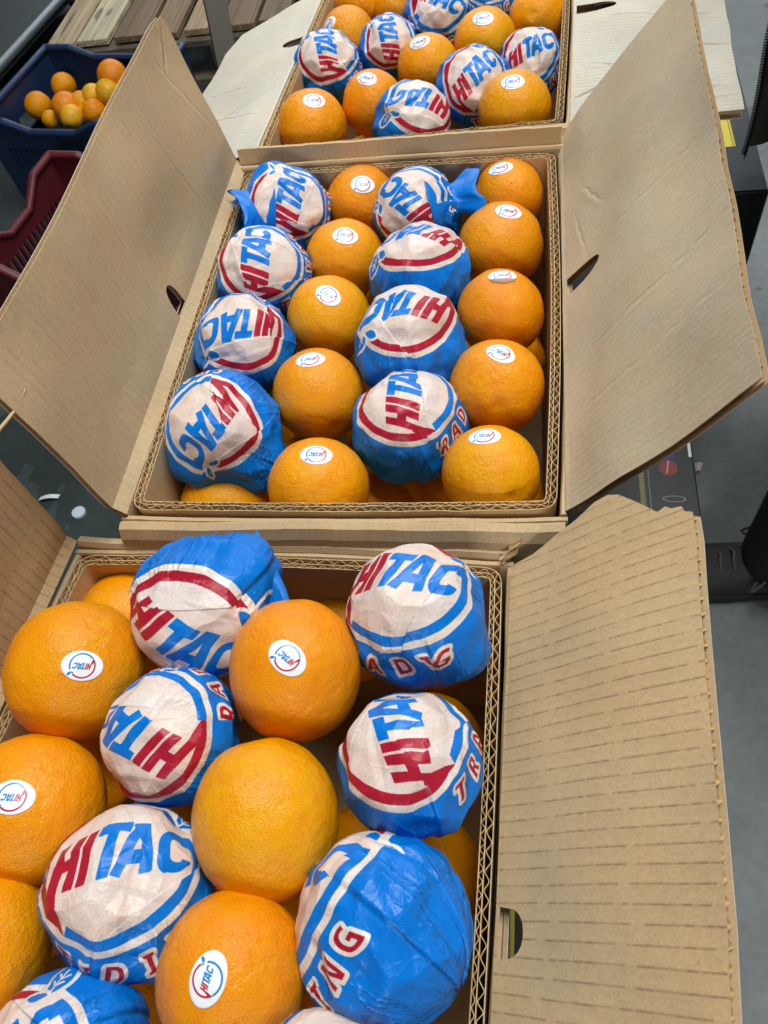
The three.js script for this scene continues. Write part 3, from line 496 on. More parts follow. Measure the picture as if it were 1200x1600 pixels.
// ---------------------------------------------------------------- paper wrapped fruit
const wrapColour = (s) => s;
function wrapped(row, group, i, size) {
  const [c, r, n, e, tufts, label] = row, rr = rng(i * 131 + 5);
  const t = thing('wrapped_orange', label, 'wrapped orange', [c[0], c[1] - r, c[2]], group);
  const N = V(...n).normalize(), E = V(...e); E.addScaledVector(N, -E.dot(N)).normalize(); const U = V().crossVectors(N, E);
  const rdir = () => { const z = rr() * 2 - 1, a = rr() * 6.283, s = Math.sqrt(1 - z * z); return V(s * Math.cos(a), s * Math.sin(a), z); };
  const planes = []; for (let k = 0; k < 44; k++) planes.push([rdir(), 0.94 + 0.085 * rr()]);
  const folds = []; for (let k = 0; k < 22; k++) folds.push([rdir(), rr() * 1.2 - 0.6, rdir(), 0.35 + 0.4 * rr(), (rr() < 0.5 ? -1 : 1) * (0.6 + 0.8 * rr())]);
  for (let k = 0; k < 26; k++) folds.push([rdir(), rr() * 1.2 - 0.6, rdir(), 0.62 + 0.25 * rr(), (rr() < 0.5 ? -1 : 1) * (0.9 + 1.2 * rr())]);
  const fine = []; for (let k = 0; k < 44; k++) fine.push([rdir(), rr() * 1.4 - 0.7, rdir(), 0.7 + 0.22 * rr(), (rr() < 0.5 ? -1 : 1) * (1 + 1.6 * rr())]);
  const foldFine = (d) => { let h = 0; for (const f of fine) { const w = d.dot(f[2]) - f[3]; if (w > 0) h += f[4] * Math.max(0, Math.min(w, 0.12) - Math.abs(d.dot(f[0]) - f[1])); } return h; };
  const fold = (d) => { let h = 0; for (const f of folds) { const w = d.dot(f[2]) - f[3]; if (w > 0) h += f[4] * Math.max(0, Math.min(w, 0.3) - Math.abs(d.dot(f[0]) - f[1])); } return h; };
  // pleats gather away from the emblem
  const nP = 4 + Math.floor(rr() * 3), cut = []; let a0 = rr(); for (let k = 0; k < nP; k++) cut.push(a0 + (k + (rr() - 0.5) * 0.75) / nP * 6.283);
  cut.sort((x, y) => x - y);
  const start = cut.map(() => 0.72 + rr() * 0.5), two = Math.PI * 2;
  const sector = (phi) => { let p = phi; while (p < cut[0]) p += two; while (p >= cut[0] + two) p -= two; let k = nP - 1; while (k > 0 && cut[k] > p) k--; const lo = cut[k], hi = k === nP - 1 ? cut[0] + two : cut[k + 1]; return [k, (p - lo) / (hi - lo), hi - lo, lo]; };
  const slips = []; const nS = 2 + Math.floor(rr() * 2); for (let k = 0; k < nS; k++) { const a = rr() * two; slips.push([Math.cos(a), Math.sin(a), 0.15 + 0.45 * rr(), 0.04 + 0.06 * rr(), rr() * 0.06 - 0.03, rr()]); }
  const pleat = (th, phi) => { const [k, f, w] = sector(phi), on = sstep(th, start[k], start[k] + 0.6); const x = f * w, y = (1 - f) * w; return on * (sstep(x, 0, 0.08) * Math.exp(-x / 0.4) * sstep(y, 0, 0.05) + 0.2 * Math.sin(f * 9 + k) * sstep(x, 0, 0.2) * sstep(y, 0, 0.2)); };
  const lobes = tufts.filter((q) => q[2] >= 0.6).map(([dir, len, wid]) => [V(...dir).normalize(), len * 0.36, 0.36 + 0.3 * wid]), tails = tufts.filter((q) => q[2] < 0.6), lobeFold = []; for (let k = 0; k < 9; k++) lobeFold.push([rdir(), rr() - 0.5, (rr() < 0.5 ? -1 : 1) * (0.5 + 0.7 * rr())]);
  const wrinkle = (th, phi) => { const on = sstep(th, 0.55, 1.25), a = Math.cos(phi), b = Math.sin(phi), q = 1 - Math.abs(n3(a * 3.2 + i, b * 3.2, th * 0.7)), w = 1 - Math.abs(n3(a * 7 + i, b * 7, th * 1.1)); const m = sstep(n3(a * 1.1 - i, b * 1.1, th * 0.8 + 3), -0.25, 0.6); return on * (0.8 * Math.pow(q, 12) + 0.55 * Math.pow(w, 14)) * m; };
  const polar = (d) => [Math.acos(clamp(d.dot(N), -1, 1)), Math.atan2(d.dot(U), d.dot(E))];
  const lobe = (d) => { let h = 0; for (const [a, amp, w] of lobes) { const c = Math.acos(clamp(d.dot(a), -1, 1)) / w; if (c < 2.2) { let f = 0; for (const q of lobeFold) f += q[2] * (Math.abs(d.dot(q[0]) - d.dot(a) * q[1] * 0.7) - 0.25); h += amp * Math.exp(-c * c * c) * (0.8 + 0.85 * clamp(f, -0.8, 0.9)); } } return h; };
  const shape = (d) => {
    let m = 1.028; for (const [p, o] of planes) { const q = d.dot(p); if (q > 0.5) { const v = o / q; if (v < m) m = v; } }
    const [th, phi] = polar(d);
    return r * (m + 0.040 * fold(d) + 0.045 * pleat(th, phi) + 0.014 * wrinkle(th, phi) + 0.022 * n3(d.x * 2.2 + i, d.y * 2.2, d.z * 2.2) + 0.035 * sstep(th, 2.3, 3.1) + lobe(d));
  };
  const g = cubeSphere(size > 1000 ? 60 : 46, shape), p = g.attributes.position, uv = g.attributes.uv, d = V();
  for (let k = 0; k < p.count; k++) { d.fromBufferAttribute(p, k).normalize(); const [th, phi] = polar(d), q = th / Math.PI * 0.495; uv.setXY(k, 0.5 + q * Math.cos(phi), 0.5 + q * Math.sin(phi)); }
  const px = new Uint8Array(size * size * 4), bs = size / 2, bh = new Float32Array(bs * bs), SC = { 1024: 1.22, 640: 1.07, 448: 1.08 }[size]; // radians per emblem radius
  const near = (X, Y) => { const fx = clamp(PAPER / 2 + X * UNIT, 0, PAPER - 1.01), fy = clamp(PAPER / 2 - Y * UNIT, 0, PAPER - 1.01), ix = Math.floor(fx), iy = Math.floor(fy), u = fx - ix, v = fy - iy, o = (iy * PAPER + ix) * 4, b = o + PAPER * 4; return [0, 1, 2].map((k) => lerp(lerp(paper[o + k], paper[o + 4 + k], u), lerp(paper[b + k], paper[b + 4 + k], u), v)); };
  for (let j = 0; j < size; j++) for (let k = 0; k < size; k++) {
    const x = (k + 0.5) / size * 2 - 1, y = (j + 0.5) / size * 2 - 1, rho = Math.hypot(x, y), o = j * size + k; if (rho > 1.02) { px[o * 4 + 2] = 180; px[o * 4 + 1] = 90; px[o * 4 + 3] = 255; continue; }
    const th = Math.min(1, rho / 0.99) * Math.PI, phi = Math.atan2(y, x); d.copy(N).multiplyScalar(Math.cos(th)).addScaledVector(E, Math.sin(th) * Math.cos(phi)).addScaledVector(U, Math.sin(th) * Math.sin(phi));
    const [s, f, w, lo] = sector(phi), take = Math.sin(th) / th, gather = lerp(1, Math.max(0.3, take), sstep(th, start[s] - 0.5, start[s] + 0.25));
    const ph2 = lo + w * (0.5 + (f - 0.5) * gather); let X = th / SC * Math.cos(ph2), Y = th / SC * Math.sin(ph2), double = 0, edge = 0;
    for (const q of slips) { const dist = X * q[0] + Y * q[1] - q[2], along = -X * q[1] + Y * q[0], on = sstep(along + (q[5] - 0.3) * 1.2, -0.5, 0.1); if (dist > 0 && on > 0) { X += q[0] * q[3] * on - q[1] * q[4]; Y += q[1] * q[3] * on + q[0] * q[4]; if (dist < 0.14 + 0.2 * q[5]) double = on; edge += on * Math.exp(-dist / 0.12); } }
    const wob = 0.006; X += wob * n3(d.x * 3, d.y * 3, d.z * 3 + i); Y += wob * n3(d.x * 3 + 5, d.y * 3, d.z * 3 + i);
    const cc = near(X, Y), cream = cc[0] > 180 && cc[1] > 165 ? 1 : 0, gr = 1 + 0.05 * n3(d.x * 38, d.y * 38, d.z * 38) + 0.04 * n3(d.x * 90, d.y * 90, d.z * 90), thin = 0.5 + 0.5 * n3(d.x * 2.2 + i, d.y * 2.2, d.z * 2.2);
    const wet = cream && !double ? lerp(1, 0.95, thin) : 1, wh = 1; // where the paper lies double less fruit shows through
    px[o * 4] = clamp(cc[0] * gr * wh, 0, 255); px[o * 4 + 1] = clamp(cc[1] * gr * wet * (wh > 1 ? 1.03 : 1), 0, 255); px[o * 4 + 2] = clamp(cc[2] * gr * wet * wet * (wh > 1 ? 1.08 : 1), 0, 255); px[o * 4 + 3] = 255;
    if ((j | k) & 1) continue; const r1 = 1 - Math.abs(n3(d.x * 3.2 + i, d.y * 3.2, d.z * 3.2)), r2 = 1 - Math.abs(n3(d.x * 8 + i, d.y * 8, d.z * 8)), mask = 0.5 + 0.5 * n3(d.x * 1.7, d.y * 1.7 + i, d.z * 1.7);
    bh[(j >> 1) * bs + (k >> 1)] = 0.0026 * fold(d) + 0.0028 * foldFine(d) + 0.0009 * pleat(th, phi) + 0.0007 * wrinkle(th, phi) + 0.0008 * edge + 0.0004 * mask * Math.pow(r1, 14) + 0.00004 * n3(d.x * 60, d.y * 60, d.z * 60);
  }
  const tex = new THREE.DataTexture(px, size, size); tex.colorSpace = THREE.SRGBColorSpace; tex.magFilter = tex.minFilter = THREE.LinearFilter; tex.needsUpdate = true;
  const bt = new THREE.DataTexture(bh, bs, bs, THREE.RedFormat, THREE.FloatType); bt.magFilter = bt.minFilter = THREE.LinearFilter; bt.needsUpdate = true;
  const mat = new THREE.MeshPhysicalMaterial({ map: tex, bumpMap: bt, bumpScale: 1, roughness: 0.36, specularIntensity: 0.6 });
  const m = mesh('paper_wrap', g, mat, t); m.position.set(0, r, 0);
  for (const [dir, len, wid] of tails) {
    const A = V(...dir).normalize(), B = V(Math.abs(A.y) > 0.9 ? 1 : 0, Math.abs(A.y) > 0.9 ? 0 : 1, 0).cross(A).normalize(), D = V().crossVectors(A, B), k0 = rr() * 20;
    const cre = []; for (let q = 0; q < 30; q++) cre.push([rdir(), rr() * 2 - 0.8, (rr() < 0.5 ? -1 : 1) * (0.07 + 0.15 * rr()), rr() * two]);
    let qm = 0; for (let w = 0; w < 60; w++) for (const [kk, oo, am] of cre) qm += am / 60 * Math.abs(kk.x * Math.cos(w) + kk.y * Math.sin(w) + kk.z * 1.8 * ((w * 0.37) % 1) - oo * 0.7);
    const gg = (grid(72, 26, (u, v) => {
      const a = u * two, ca = Math.cos(a), sa = Math.sin(a), fl = v * v, twist = wid === 0.55, ruff = (() => { let q = 0; for (const [kk, oo, am] of cre) q += am * Math.abs(kk.x * ca + kk.y * sa + kk.z * 1.8 * v - oo * 0.7); return 0.34 * Math.tanh((q - qm) * 2.6) * (0.15 + 0.85 * v); })();
      const prof = twist ? 0.93 - 0.5 * sstep(v, 0, 0.5) + 0.22 * sstep(v, 0.55, 1) : 0.92 - 0.24 * sstep(v, 0, 0.45) + 0.16 * sstep(v, 0.5, 1);
      const rad = r * prof * (1 + ruff), along = r * (0.42 + v * (0.5 + len) * (1 + 0.2 * n3(ca * 1.1, sa * 1.1 + k0, 2)));
      const P = V().copy(A).multiplyScalar(along).addScaledVector(B, ca * rad).addScaledVector(D, sa * rad * (1 - 0.5 * v)); return [P.x, P.y, P.z, u * 1.6, v * 0.5];
    }));
    const tm = mesh('paper_tuft', gg, tuftMat, t); tm.position.set(0, r, 0);
  }
  return t;
}
const crumple = heightTex(512, 512, (u, v) => { const q = (f, s) => 1 - Math.abs(2 * fbm(u, v, f, f, 2, s) - 1); return 0.0022 * Math.pow(q(5, 3), 4) + 0.0010 * Math.pow(q(11, 8), 3); });
const tuftMat = new THREE.MeshPhysicalMaterial({ color: new THREE.Color('#0073d0'), bumpMap: crumple, bumpScale: 0.3, roughness: 0.38, specularIntensity: 0.6 });
let count = 0;
const GROUPS = { near: 'fruit packed in the nearest box', middle: 'fruit packed in the middle box', far: 'fruit packed in the farthest box' };
for (const k of ['near', 'middle', 'far']) {
  for (const row of FRUIT[k].bare) bareOrange(row, GROUPS[k] + ', bare oranges', ++count, undefined, k === 'near' ? [0, -0.45, 0.9] : undefined, k === 'near' ? 1.07 : 1.03);
  for (const row of FRUIT[k].wrapped) wrapped(row, GROUPS[k] + ', wrapped oranges', ++count, { near: 1024, middle: 640, far: 448 }[k]);
}
[['middle', MID, 0.0385, 0.685, [[-0.075, -0.1], [0.0, -0.12], [0.078, -0.115], [0.078, -0.03], [-0.07, 0.1], [0.005, 0.055], [0.075, 0.12], [-0.005, -0.03], [0.115, 0.125], [-0.115, 0.08], [0.02, 0.12], [0.115, -0.04]]], ['nearest', NEAR, 0.042, 0.675, [[-0.12, 0.3], [-0.04, 0.4], [0.03, 0.43], [-0.12, 0.43], [0.03, 0.52], [-0.04, 0.47], [0.066, 0.345], [0.068, 0.432], [0.066, 0.255]]], ['farthest', FAR, 0.037, 0.70, [[-0.05, -0.3], [0.05, -0.32], [0.1, -0.34], [-0.06, -0.36], [0.0, -0.4], [0.06, -0.4], [0.12, -0.42], [-0.05, -0.45], [0.05, -0.47]]]].forEach(([k, , r, y, list]) => list.forEach(([x, z]) => bareOrange([[x, y, z], r, null, 'bare orange of a lower layer, barely glimpsed in the dark gaps of the ' + k + ' box'], 'lower oranges in the gaps of the ' + k + ' box', ++count)));
for (const row of FRUIT.lower) bareOrange(row, 'oranges of the lower layers', ++count);
FRUIT.crate.forEach((row) => bareOrange(row, 'loose oranges in the blue crate', ++count, /reddish/.test(row[3]) && !/between/.test(row[3]) ? peelRed : /yellow/.test(row[3]) && !/between|right of/.test(row[3]) ? peelYellow : undefined));

// ---------------------------------------------------------------- lamps
for (const [c, aim, w, h, power, col, name, label] of LAMPS) {
  const t = thing(name, label, 'lamp', c);
  t.lookAt(...aim); // +z of the group faces the aim
  const colour = new THREE.Color().setRGB(...col);
  mesh('housing', box(w + 0.08, h + 0.08, 0.06, 0.01, 0, 0, -0.04), std({ color: 0x8a8d8f, roughness: 0.5 }), t);
  mesh('diffuser', new THREE.PlaneGeometry(w, h), std({ color: 0x222222, emissive: colour, emissiveIntensity: power * 0.5, roughness: 0.6 }), t);
  const l = new THREE.RectAreaLight(colour, power, w, h); l.position.set(0, 0, 0.012); l.rotation.y = Math.PI; t.add(l);
}

// ---------------------------------------------------------------- floor
{
  const tex = colourTex(1024, 1024, (u, v) => {
    const a = fbm(u, v, 3, 3, 5, 201) - 0.5, b = fbm(u, v, 24, 24, 4, 205) - 0.5, c = fbm(u, v, 220, 220, 2, 209) - 0.5, k = 1 + 0.35 * a + 0.22 * b + 0.12 * c, s = fbm(u, v, 9, 9, 4, 230) > 0.66 ? 0.8 : 1;
    return [122 * k * s, 126 * k * s, 126 * k * s];
  }, [2, 2]);
  structure('floor', grid(40, 40, (u, v) => [-8 + 16 * u, 0, 6 - 16 * v, u * 4, v * 4]), std({ map: tex, bumpMap: heightTex(256, 256, (u, v) => fbm(u, v, 8, 8, 4, 77), [3, 3]), bumpScale: 0.004, roughness: 0.55 }));
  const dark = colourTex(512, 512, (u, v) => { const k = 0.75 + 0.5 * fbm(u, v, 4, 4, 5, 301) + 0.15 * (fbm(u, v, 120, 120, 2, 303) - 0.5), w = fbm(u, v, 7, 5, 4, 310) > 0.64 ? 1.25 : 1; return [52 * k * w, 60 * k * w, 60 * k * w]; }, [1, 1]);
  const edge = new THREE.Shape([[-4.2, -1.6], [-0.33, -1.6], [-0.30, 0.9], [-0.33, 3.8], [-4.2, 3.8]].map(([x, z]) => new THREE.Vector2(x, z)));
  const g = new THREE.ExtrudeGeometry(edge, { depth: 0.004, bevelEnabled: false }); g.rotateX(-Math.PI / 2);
  structure('dark_floor_sheet', g, std({ map: dark, roughness: 0.42, bumpMap: crumple, bumpScale: 0.3 }));  // thin darker sheet laid over the left part of the floor
}
// litter on the dark floor sheet
{
  const cap = mesh('bottle_cap', new THREE.LatheGeometry([[0, 0.007], [0.013, 0.007], [0.0145, 0.006], [0.015, 0.001], [0.0148, 0]].map(([x, y]) => new THREE.Vector2(x, y)), 28), std({ color: 0xc5d2dd, roughness: 0.4 }), scene); cap.position.set(-0.79, 0.005, -0.285); cap.userData = { label: 'pale oval bottle cap lying on the dark floor left of the boxes', category: 'bottle cap' };
  const strip = mesh('paper_scrap', grid(8, 2, (u, v) => [-0.895 + 0.045 * u, 0.006 + 0.006 * Math.sin(u * 3) + 0.003 * v, -0.325 + 0.012 * v - 0.006 * u]), std({ color: 0xd9dfe2, roughness: 0.6 }), scene); strip.userData = { label: 'thin white paper scrap on the dark floor by the near flap', category: 'paper scrap' };
  const bit = mesh('paper_scrap', grid(5, 3, (u, v) => [0.455 + 0.016 * u * (1 - 0.5 * v), 0.002 + 0.004 * Math.sin(u * 3), -0.415 + 0.02 * v]), std({ color: 0xe0d0c8, roughness: 0.6 }), scene); bit.userData = { label: 'tiny pale paper scrap on the grey floor near the shoe', category: 'paper scrap' };
  const pts = [V(-0.186, 0.921, 0.197), V(-0.186, 0.921, 0.212), V(-0.186, 0.923, 0.223), V(-0.188, 0.924, 0.233), V(-0.195, 0.922, 0.25)], st = mesh('straw', new THREE.TubeGeometry(new THREE.CatmullRomCurve3(pts), 20, 0.0012, 6), std({ color: 0xc8ae80, roughness: 0.7 }), scene);
  st.userData = { label: 'strand of straw stuck across the lower edge of the left flap', category: 'straw' };
}

// ---------------------------------------------------------------- black printed cartons below
function printTexture(kind) {
  const c = document.createElement('canvas'); c.width = 1024; c.height = 1024; const x = c.getContext('2d'); x.fillStyle = '#17191b'; x.fillRect(0, 0, 1024, 1024);
  const r = rng(kind * 91 + 3); x.globalAlpha = 0.5; for (let i = 0; i < 500; i++) { x.fillStyle = r() < 0.5 ? '#0d0f10' : '#23272a'; x.fillRect(r() * 1024, r() * 1024, 2 + r() * 40, 1 + r() * 3); } x.globalAlpha = 1;
  return { c, x };
}
function blackCarton(label, x0, x1, y0, y1, z0, z1, draw, kind, sideColour) {
  const t = thing('black_carton', label, 'carton', [(x0 + x1) / 2, y0, (z0 + z1) / 2]);
  const w = x1 - x0, h = y1 - y0, d = z1 - z0, { c, x } = printTexture(kind); draw(x, (mx) => (mx - x0) / w * 1024, (mz) => (mz - z0) / d * 1024, 1024 / w, 1024 / d);
  const tex = new THREE.CanvasTexture(c); tex.colorSpace = THREE.SRGBColorSpace;
  const top = std({ map: tex, roughness: 0.4 }), side = std({ color: sideColour ?? 0x17191b, roughness: 0.45 });
  mesh('body', box(w, h - 0.004, d, 0.005, 0, (h - 0.004) / 2, 0), side, t);
  const lid = new THREE.PlaneGeometry(w - 0.006, d - 0.006, 1, 1); lid.rotateX(-Math.PI / 2); lid.translate(0, h - 0.0015, 0); mesh('lid', lid, top, t);
  mesh('tape', box(0.05, 0.0006, d - 0.01, 0.0002, 0, h - 0.0009, 0), std({ color: 0x5b4a33, roughness: 0.3 }), t);
  return t;
}
blackCarton('black printed carton with a blue and red emblem, under the middle box', -0.27, 0.33, 0.2, 0.5, -0.235, 0.07, (x, X, Z, sx, sz) => {
  x.fillStyle = '#b9ac3a'; x.fillRect(X(0.1255), 0, 0.006 * sx, 1024); // yellow stripe
  x.fillStyle = '#8a6a3e'; for (const q of [0.1135, 0.1160]) x.fillRect(X(q), 0, 0.0009 * sx, 1024);
  x.fillStyle = '#d8d8d2'; for (let z = -0.2; z < 0.06; z += 0.004) x.fillRect(X(0.1195 + 0.0005 * Math.sin(z * 900)), Z(z), 0.0011 * sx, 0.0022 * sz);
  x.fillStyle = '#77703f'; x.fillRect(X(0.268), 0, 0.006 * sx, 1024);
  for (let z = -0.1; z < 0.1; z += 0.0035) { x.fillStyle = '#a8aaa2'; x.fillRect(X(0.2785), Z(z), 0.0012 * sx, 0.0018 * sz); }
  x.fillStyle = '#172482'; x.beginPath(); x.ellipse(X(0.293), Z(-0.062), 0.017 * sx, 0.007 * sz, -0.25, 0, 7); x.fill();
  x.fillStyle = '#7e1c20'; x.beginPath(); x.ellipse(X(0.302), Z(-0.044), 0.0105 * sx, 0.011 * sz, 0, 0, 7); x.fill();  // emblem print darkened: the shade it lies in is in its colours
  x.strokeStyle = '#a8a49c'; x.lineWidth = 0.0016 * sx; x.beginPath(); x.moveTo(X(0.303), Z(-0.055)); x.lineTo(X(0.300), Z(-0.036)); x.stroke();
  x.strokeStyle = '#8d9aa0'; x.lineWidth = 0.0014 * sx; x.beginPath(); x.ellipse(X(0.305), Z(0.0), 0.012 * sx, 0.004 * sz, 0.1, 0, 7); x.stroke();
  x.fillStyle = '#cfd3d3'; x.fillRect(X(0.3265), Z(-0.12), 0.0035 * sx, 0.06 * sz);
}, 1);
blackCarton('black printed carton with a yellow band to the right of the farthest box', 0.29, 0.485, 0.2, 0.5, -0.98, -0.545, (x, X, Z, sx) => { x.fillStyle = '#d3bd25'; x.fillRect(X(0.418), 0, 0.032 * sx, 760); x.fillStyle = '#c9b51f'; x.fillRect(X(0.451), 0, 0.003 * sx, 760); }, 2);
blackCarton('black printed carton with a thin yellow stripe directly under the nearest box', -0.25, 0.235, 0.2, 0.5, 0.075, 0.68, (x, X, Z, sx, sz) => {
  x.fillStyle = '#b9ac3a'; x.fillRect(X(0.1265), 0, 0.006 * sx, 1024); x.fillStyle = '#8a6a3e'; for (const q of [0.1135, 0.1160]) x.fillRect(X(q), 0, 0.0012 * sx, 1024);
  x.fillStyle = '#d8d8d2'; for (let z = 0.08; z < 0.66; z += 0.004) x.fillRect(X(0.1205 + 0.0005 * Math.sin(z * 900)), Z(z), 0.0014 * sx, 0.0022 * sz);
}, 7);
blackCarton('black printed carton directly under the farthest box', -0.2, 0.285, 0.2, 0.5, -0.98, -0.262, () => {}, 5);
blackCarton('plain black carton at the bottom of the stack under the nearest box', -0.25, 0.23, 0, 0.198, -0.2, 0.66, () => {}, 3);
blackCarton('plain black carton on the floor right of the far stack, under the yellow banded one', 0.295, 0.48, 0, 0.198, -0.97, -0.55, () => {}, 6);
blackCarton('plain black carton at the bottom of the stack under the farthest box', -0.19, 0.28, 0, 0.198, -0.96, -0.27, () => {}, 4);

// ---------------------------------------------------------------- green carton with a raised flap behind the left flap
{
  const t = thing('green_carton', 'green carton with one narrow grey flap standing up, behind the tall left flap', 'carton', [-0.35, 0, -1.08]);
  const green = std({ color: 0x20352c, roughness: 0.5 }), grey = M.kraftPale, yellow = std({ color: 0xc09a2c, roughness: 0.5 });
  for (const [w, h, d, x, z] of [[0.31, 0.42, 0.006, 0, 0.12], [0.31, 0.42, 0.006, 0, -0.12], [0.006, 0.42, 0.234, -0.152, 0], [0.006, 0.42, 0.234, 0.152, 0]]) mesh('wall', box(w, h, d, 0.001, x, h / 2, z), green, t);
  mesh('base', box(0.298, 0.006, 0.228, 0.001, 0, 0.004, 0), green, t);
  const slab = (x, mat, nm, h, y) => mesh(nm, (() => { const g = new RoundedBoxGeometry(0.0022, h, 0.1, 1, 0.0004); g.translate(x, y, 0); g.rotateZ(-0.12); g.rotateY(-0.12); g.translate(-0.152, 0.418, -0.05); return g; })(), mat, t);
  slab(0.0024, grey, 'flap', 0.22, 0.11); slab(0, green, 'flap_outside', 0.22, 0.11); slab(0.0037, yellow, 'stripe', 0.022, 0.02);
}

// ---------------------------------------------------------------- plastic crates
function plasticCrate(label, origin, yaw, W, D, H, mat, raise, level, grip) {
  const t = thing('plastic_crate', label, 'crate', origin); t.rotation.y = yaw;
  // local: x along the long side, z toward the back is negative; origin at the near left foot
  const wall = (L, raised, slots, level) => {
    const s = new THREE.Shape(), e = 0.085, k = 0.07;
    s.moveTo(0.004, 0); s.lineTo(0, H + raised - 0.01); s.quadraticCurveTo(0, H + raised, 0.01, H + raised); if (!level) { s.lineTo(e, H + raised); s.lineTo(e + k, H); s.lineTo(L - e - k, H); s.lineTo(L - e, H + raised); } s.lineTo(L - 0.01, H + raised); s.quadraticCurveTo(L, H + raised, L, H + raised - 0.01); s.lineTo(L - 0.004, 0); s.closePath();
    for (const [y0, y1, x0, x1, n] of slots) for (let i = 0; i < n; i++) { const a = lerp(x0, x1, (i + 0.5) / n), w = (x1 - x0) / n * 0.28, h = new THREE.Path(); h.moveTo(a - w, y0); h.lineTo(a - w, y1); h.lineTo(a + w, y1); h.lineTo(a + w, y0); h.closePath(); s.holes.push(h); }
    return new THREE.ExtrudeGeometry(s, { depth: 0.005, bevelEnabled: true, bevelSize: 0.0012, bevelThickness: 0.0012, bevelSegments: 2, curveSegments: 6 });
  };
  const rail = (L, raised, level) => { const p = [[0, H + raised], [0.085, H + raised], [0.155, H + (level ? raised : 0)], [L - 0.155, H + (level ? raised : 0)], [L - 0.085, H + raised], [L, H + raised]].map(([x, y]) => V(x, y, 0)); const c = new THREE.CurvePath(); for (let i = 0; i < 5; i++) c.add(new THREE.LineCurve3(p[i], p[i + 1])); const g = new THREE.TubeGeometry(c, 80, 0.009, 8); g.scale(1, 1, 1.25); return g; };
  const sl = [[0.05, 0.115, 0.05, W - 0.05, 26], [0.155, 0.212, 0.05, W - 0.05, 26]], ss = [[0.05, 0.115, 0.04, D - 0.04, 16], ...(grip ? [] : [[0.14, 0.2, 0.04, D - 0.04, 16]])];
  const handle = !grip ? [] : [[H - 0.085, H - 0.045, D / 2 - 0.11, D / 2 + 0.11, 1]];
  for (const [L, pos, ry, sets] of [[W, [0, 0, 0], 0, sl], [W, [0, 0, -D], 0, sl], [D, [0, 0, 0], Math.PI / 2, [...ss, ...handle.map(([a, b, c, d, n]) => [a, b, (c + d) / 2 - 0.1, (c + d) / 2 + 0.1, 1])]], [D, [W, 0, 0], Math.PI / 2, [...ss, ...handle]]]) {
    const m = mesh('wall', wall(L, raise, sets, level && ry > 0), mat, t); m.position.set(...pos); m.rotation.y = ry;
    const r = mesh('rim', rail(L, raise, level && ry > 0), mat, m); r.position.set(0, 0, 0.0025);
  }
  const ribs = []; for (let i = 0; i < 9; i++) ribs.push(box(W - 0.01, 0.006, 0.03, 0.001, W / 2, 0.005, -0.02 - (D - 0.04) * i / 8)); for (let i = 0; i < 13; i++) ribs.push(box(0.02, 0.005, D - 0.01, 0.001, 0.02 + (W - 0.04) * i / 12, 0.0115, -D / 2));
  mesh('base', merge(ribs), mat, t);
  return t;
}
const bluePlastic = std({ color: new THREE.Color().setRGB(0.014, 0.032, 0.092), roughness: 0.42, bumpMap: crumple, bumpScale: 0.12 });
const redPlastic = std({ color: new THREE.Color().setRGB(0.12, 0.014, 0.02), roughness: 0.5, bumpMap: crumple, bumpScale: 0.12 });
plasticCrate('dark blue plastic crate holding loose oranges', [-1.305, 0, -1.34], -0.165, 0.45, 0.37, 0.255, bluePlastic, 0.028, true, true);
plasticCrate('empty burgundy plastic crate in front of the blue one', [-1.09, 0, -0.76], -0.16, 0.6, 0.4, 0.24, redPlastic, 0.045, false, false);

// ---------------------------------------------------------------- wooden pallet
{
  const t = thing('wooden_pallet', 'worn wooden pallet with planks of different tones behind the crates', 'pallet', [-0.75, 0, -2.6]);
  const wood = (base, seed) => std({ map: colourTex(256, 512, (u, v) => { const g = fbm(u, v, 26, 3, 4, seed) - 0.5, p = fbm(u, v, 3, 4, 3, seed + 5) - 0.5, w = Math.sin((u * 9 + 1.5 * fbm(u, v, 3, 2, 3, seed + 8)) * 6.28) * 0.05, knot = fbm(u, v, 5, 7, 2, seed + 12) > 0.74 ? 0.7 : 1, k = (1 + 0.45 * g + 0.3 * p + w) * knot; return [base[0] * k, base[1] * k, base[2] * k]; }), roughness: 0.8, bumpMap: crumple, bumpScale: 0.2 });
  const tones = [wood([192, 170, 136], 401), wood([214, 200, 166], 402), wood([136, 112, 88], 403), wood([150, 124, 96], 404), wood([174, 148, 114], 405), wood([122, 104, 84], 406)], under = wood([104, 94, 80], 407);
  const r = rng(5), widths = [0.105, 0.115, 0.12, 0.1, 0.11, 0.12, 0.1, 0.115, 0.11, 0.12]; let x = -0.665;
  widths.forEach((w, i) => { const b = mesh('plank', box(w - 0.008, 0.02, 1.22 + 0.02 * r(), 0.003), tones[[0, 1, 2, 3, 4, 2, 5, 4, 0, 3][i]], t); b.position.set(x + w / 2, 0.152 + 0.004 * r(), (i ? -0.005 : 0.045) + 0.01 * r()); b.rotation.y = 0.006 * (r() - 0.5); x += w + (i === 0 ? 0.0 : 0.006 + 0.01 * r()); });
  for (const z of [0.585, 0, -0.56]) { const b = mesh('cross_plank', box(1.18, 0.02, 0.1, 0.003), under, t); b.position.set(-0.09, 0.129, z); for (const bx of [-0.6, -0.05, 0.42]) { const k = mesh('block', box(0.12, 0.096, 0.1, 0.004), under, t); k.position.set(bx, 0.07, z); } const s = mesh('bottom_plank', box(1.18, 0.02, 0.1, 0.003), under, t); s.position.set(-0.09, 0.011, z); }
}
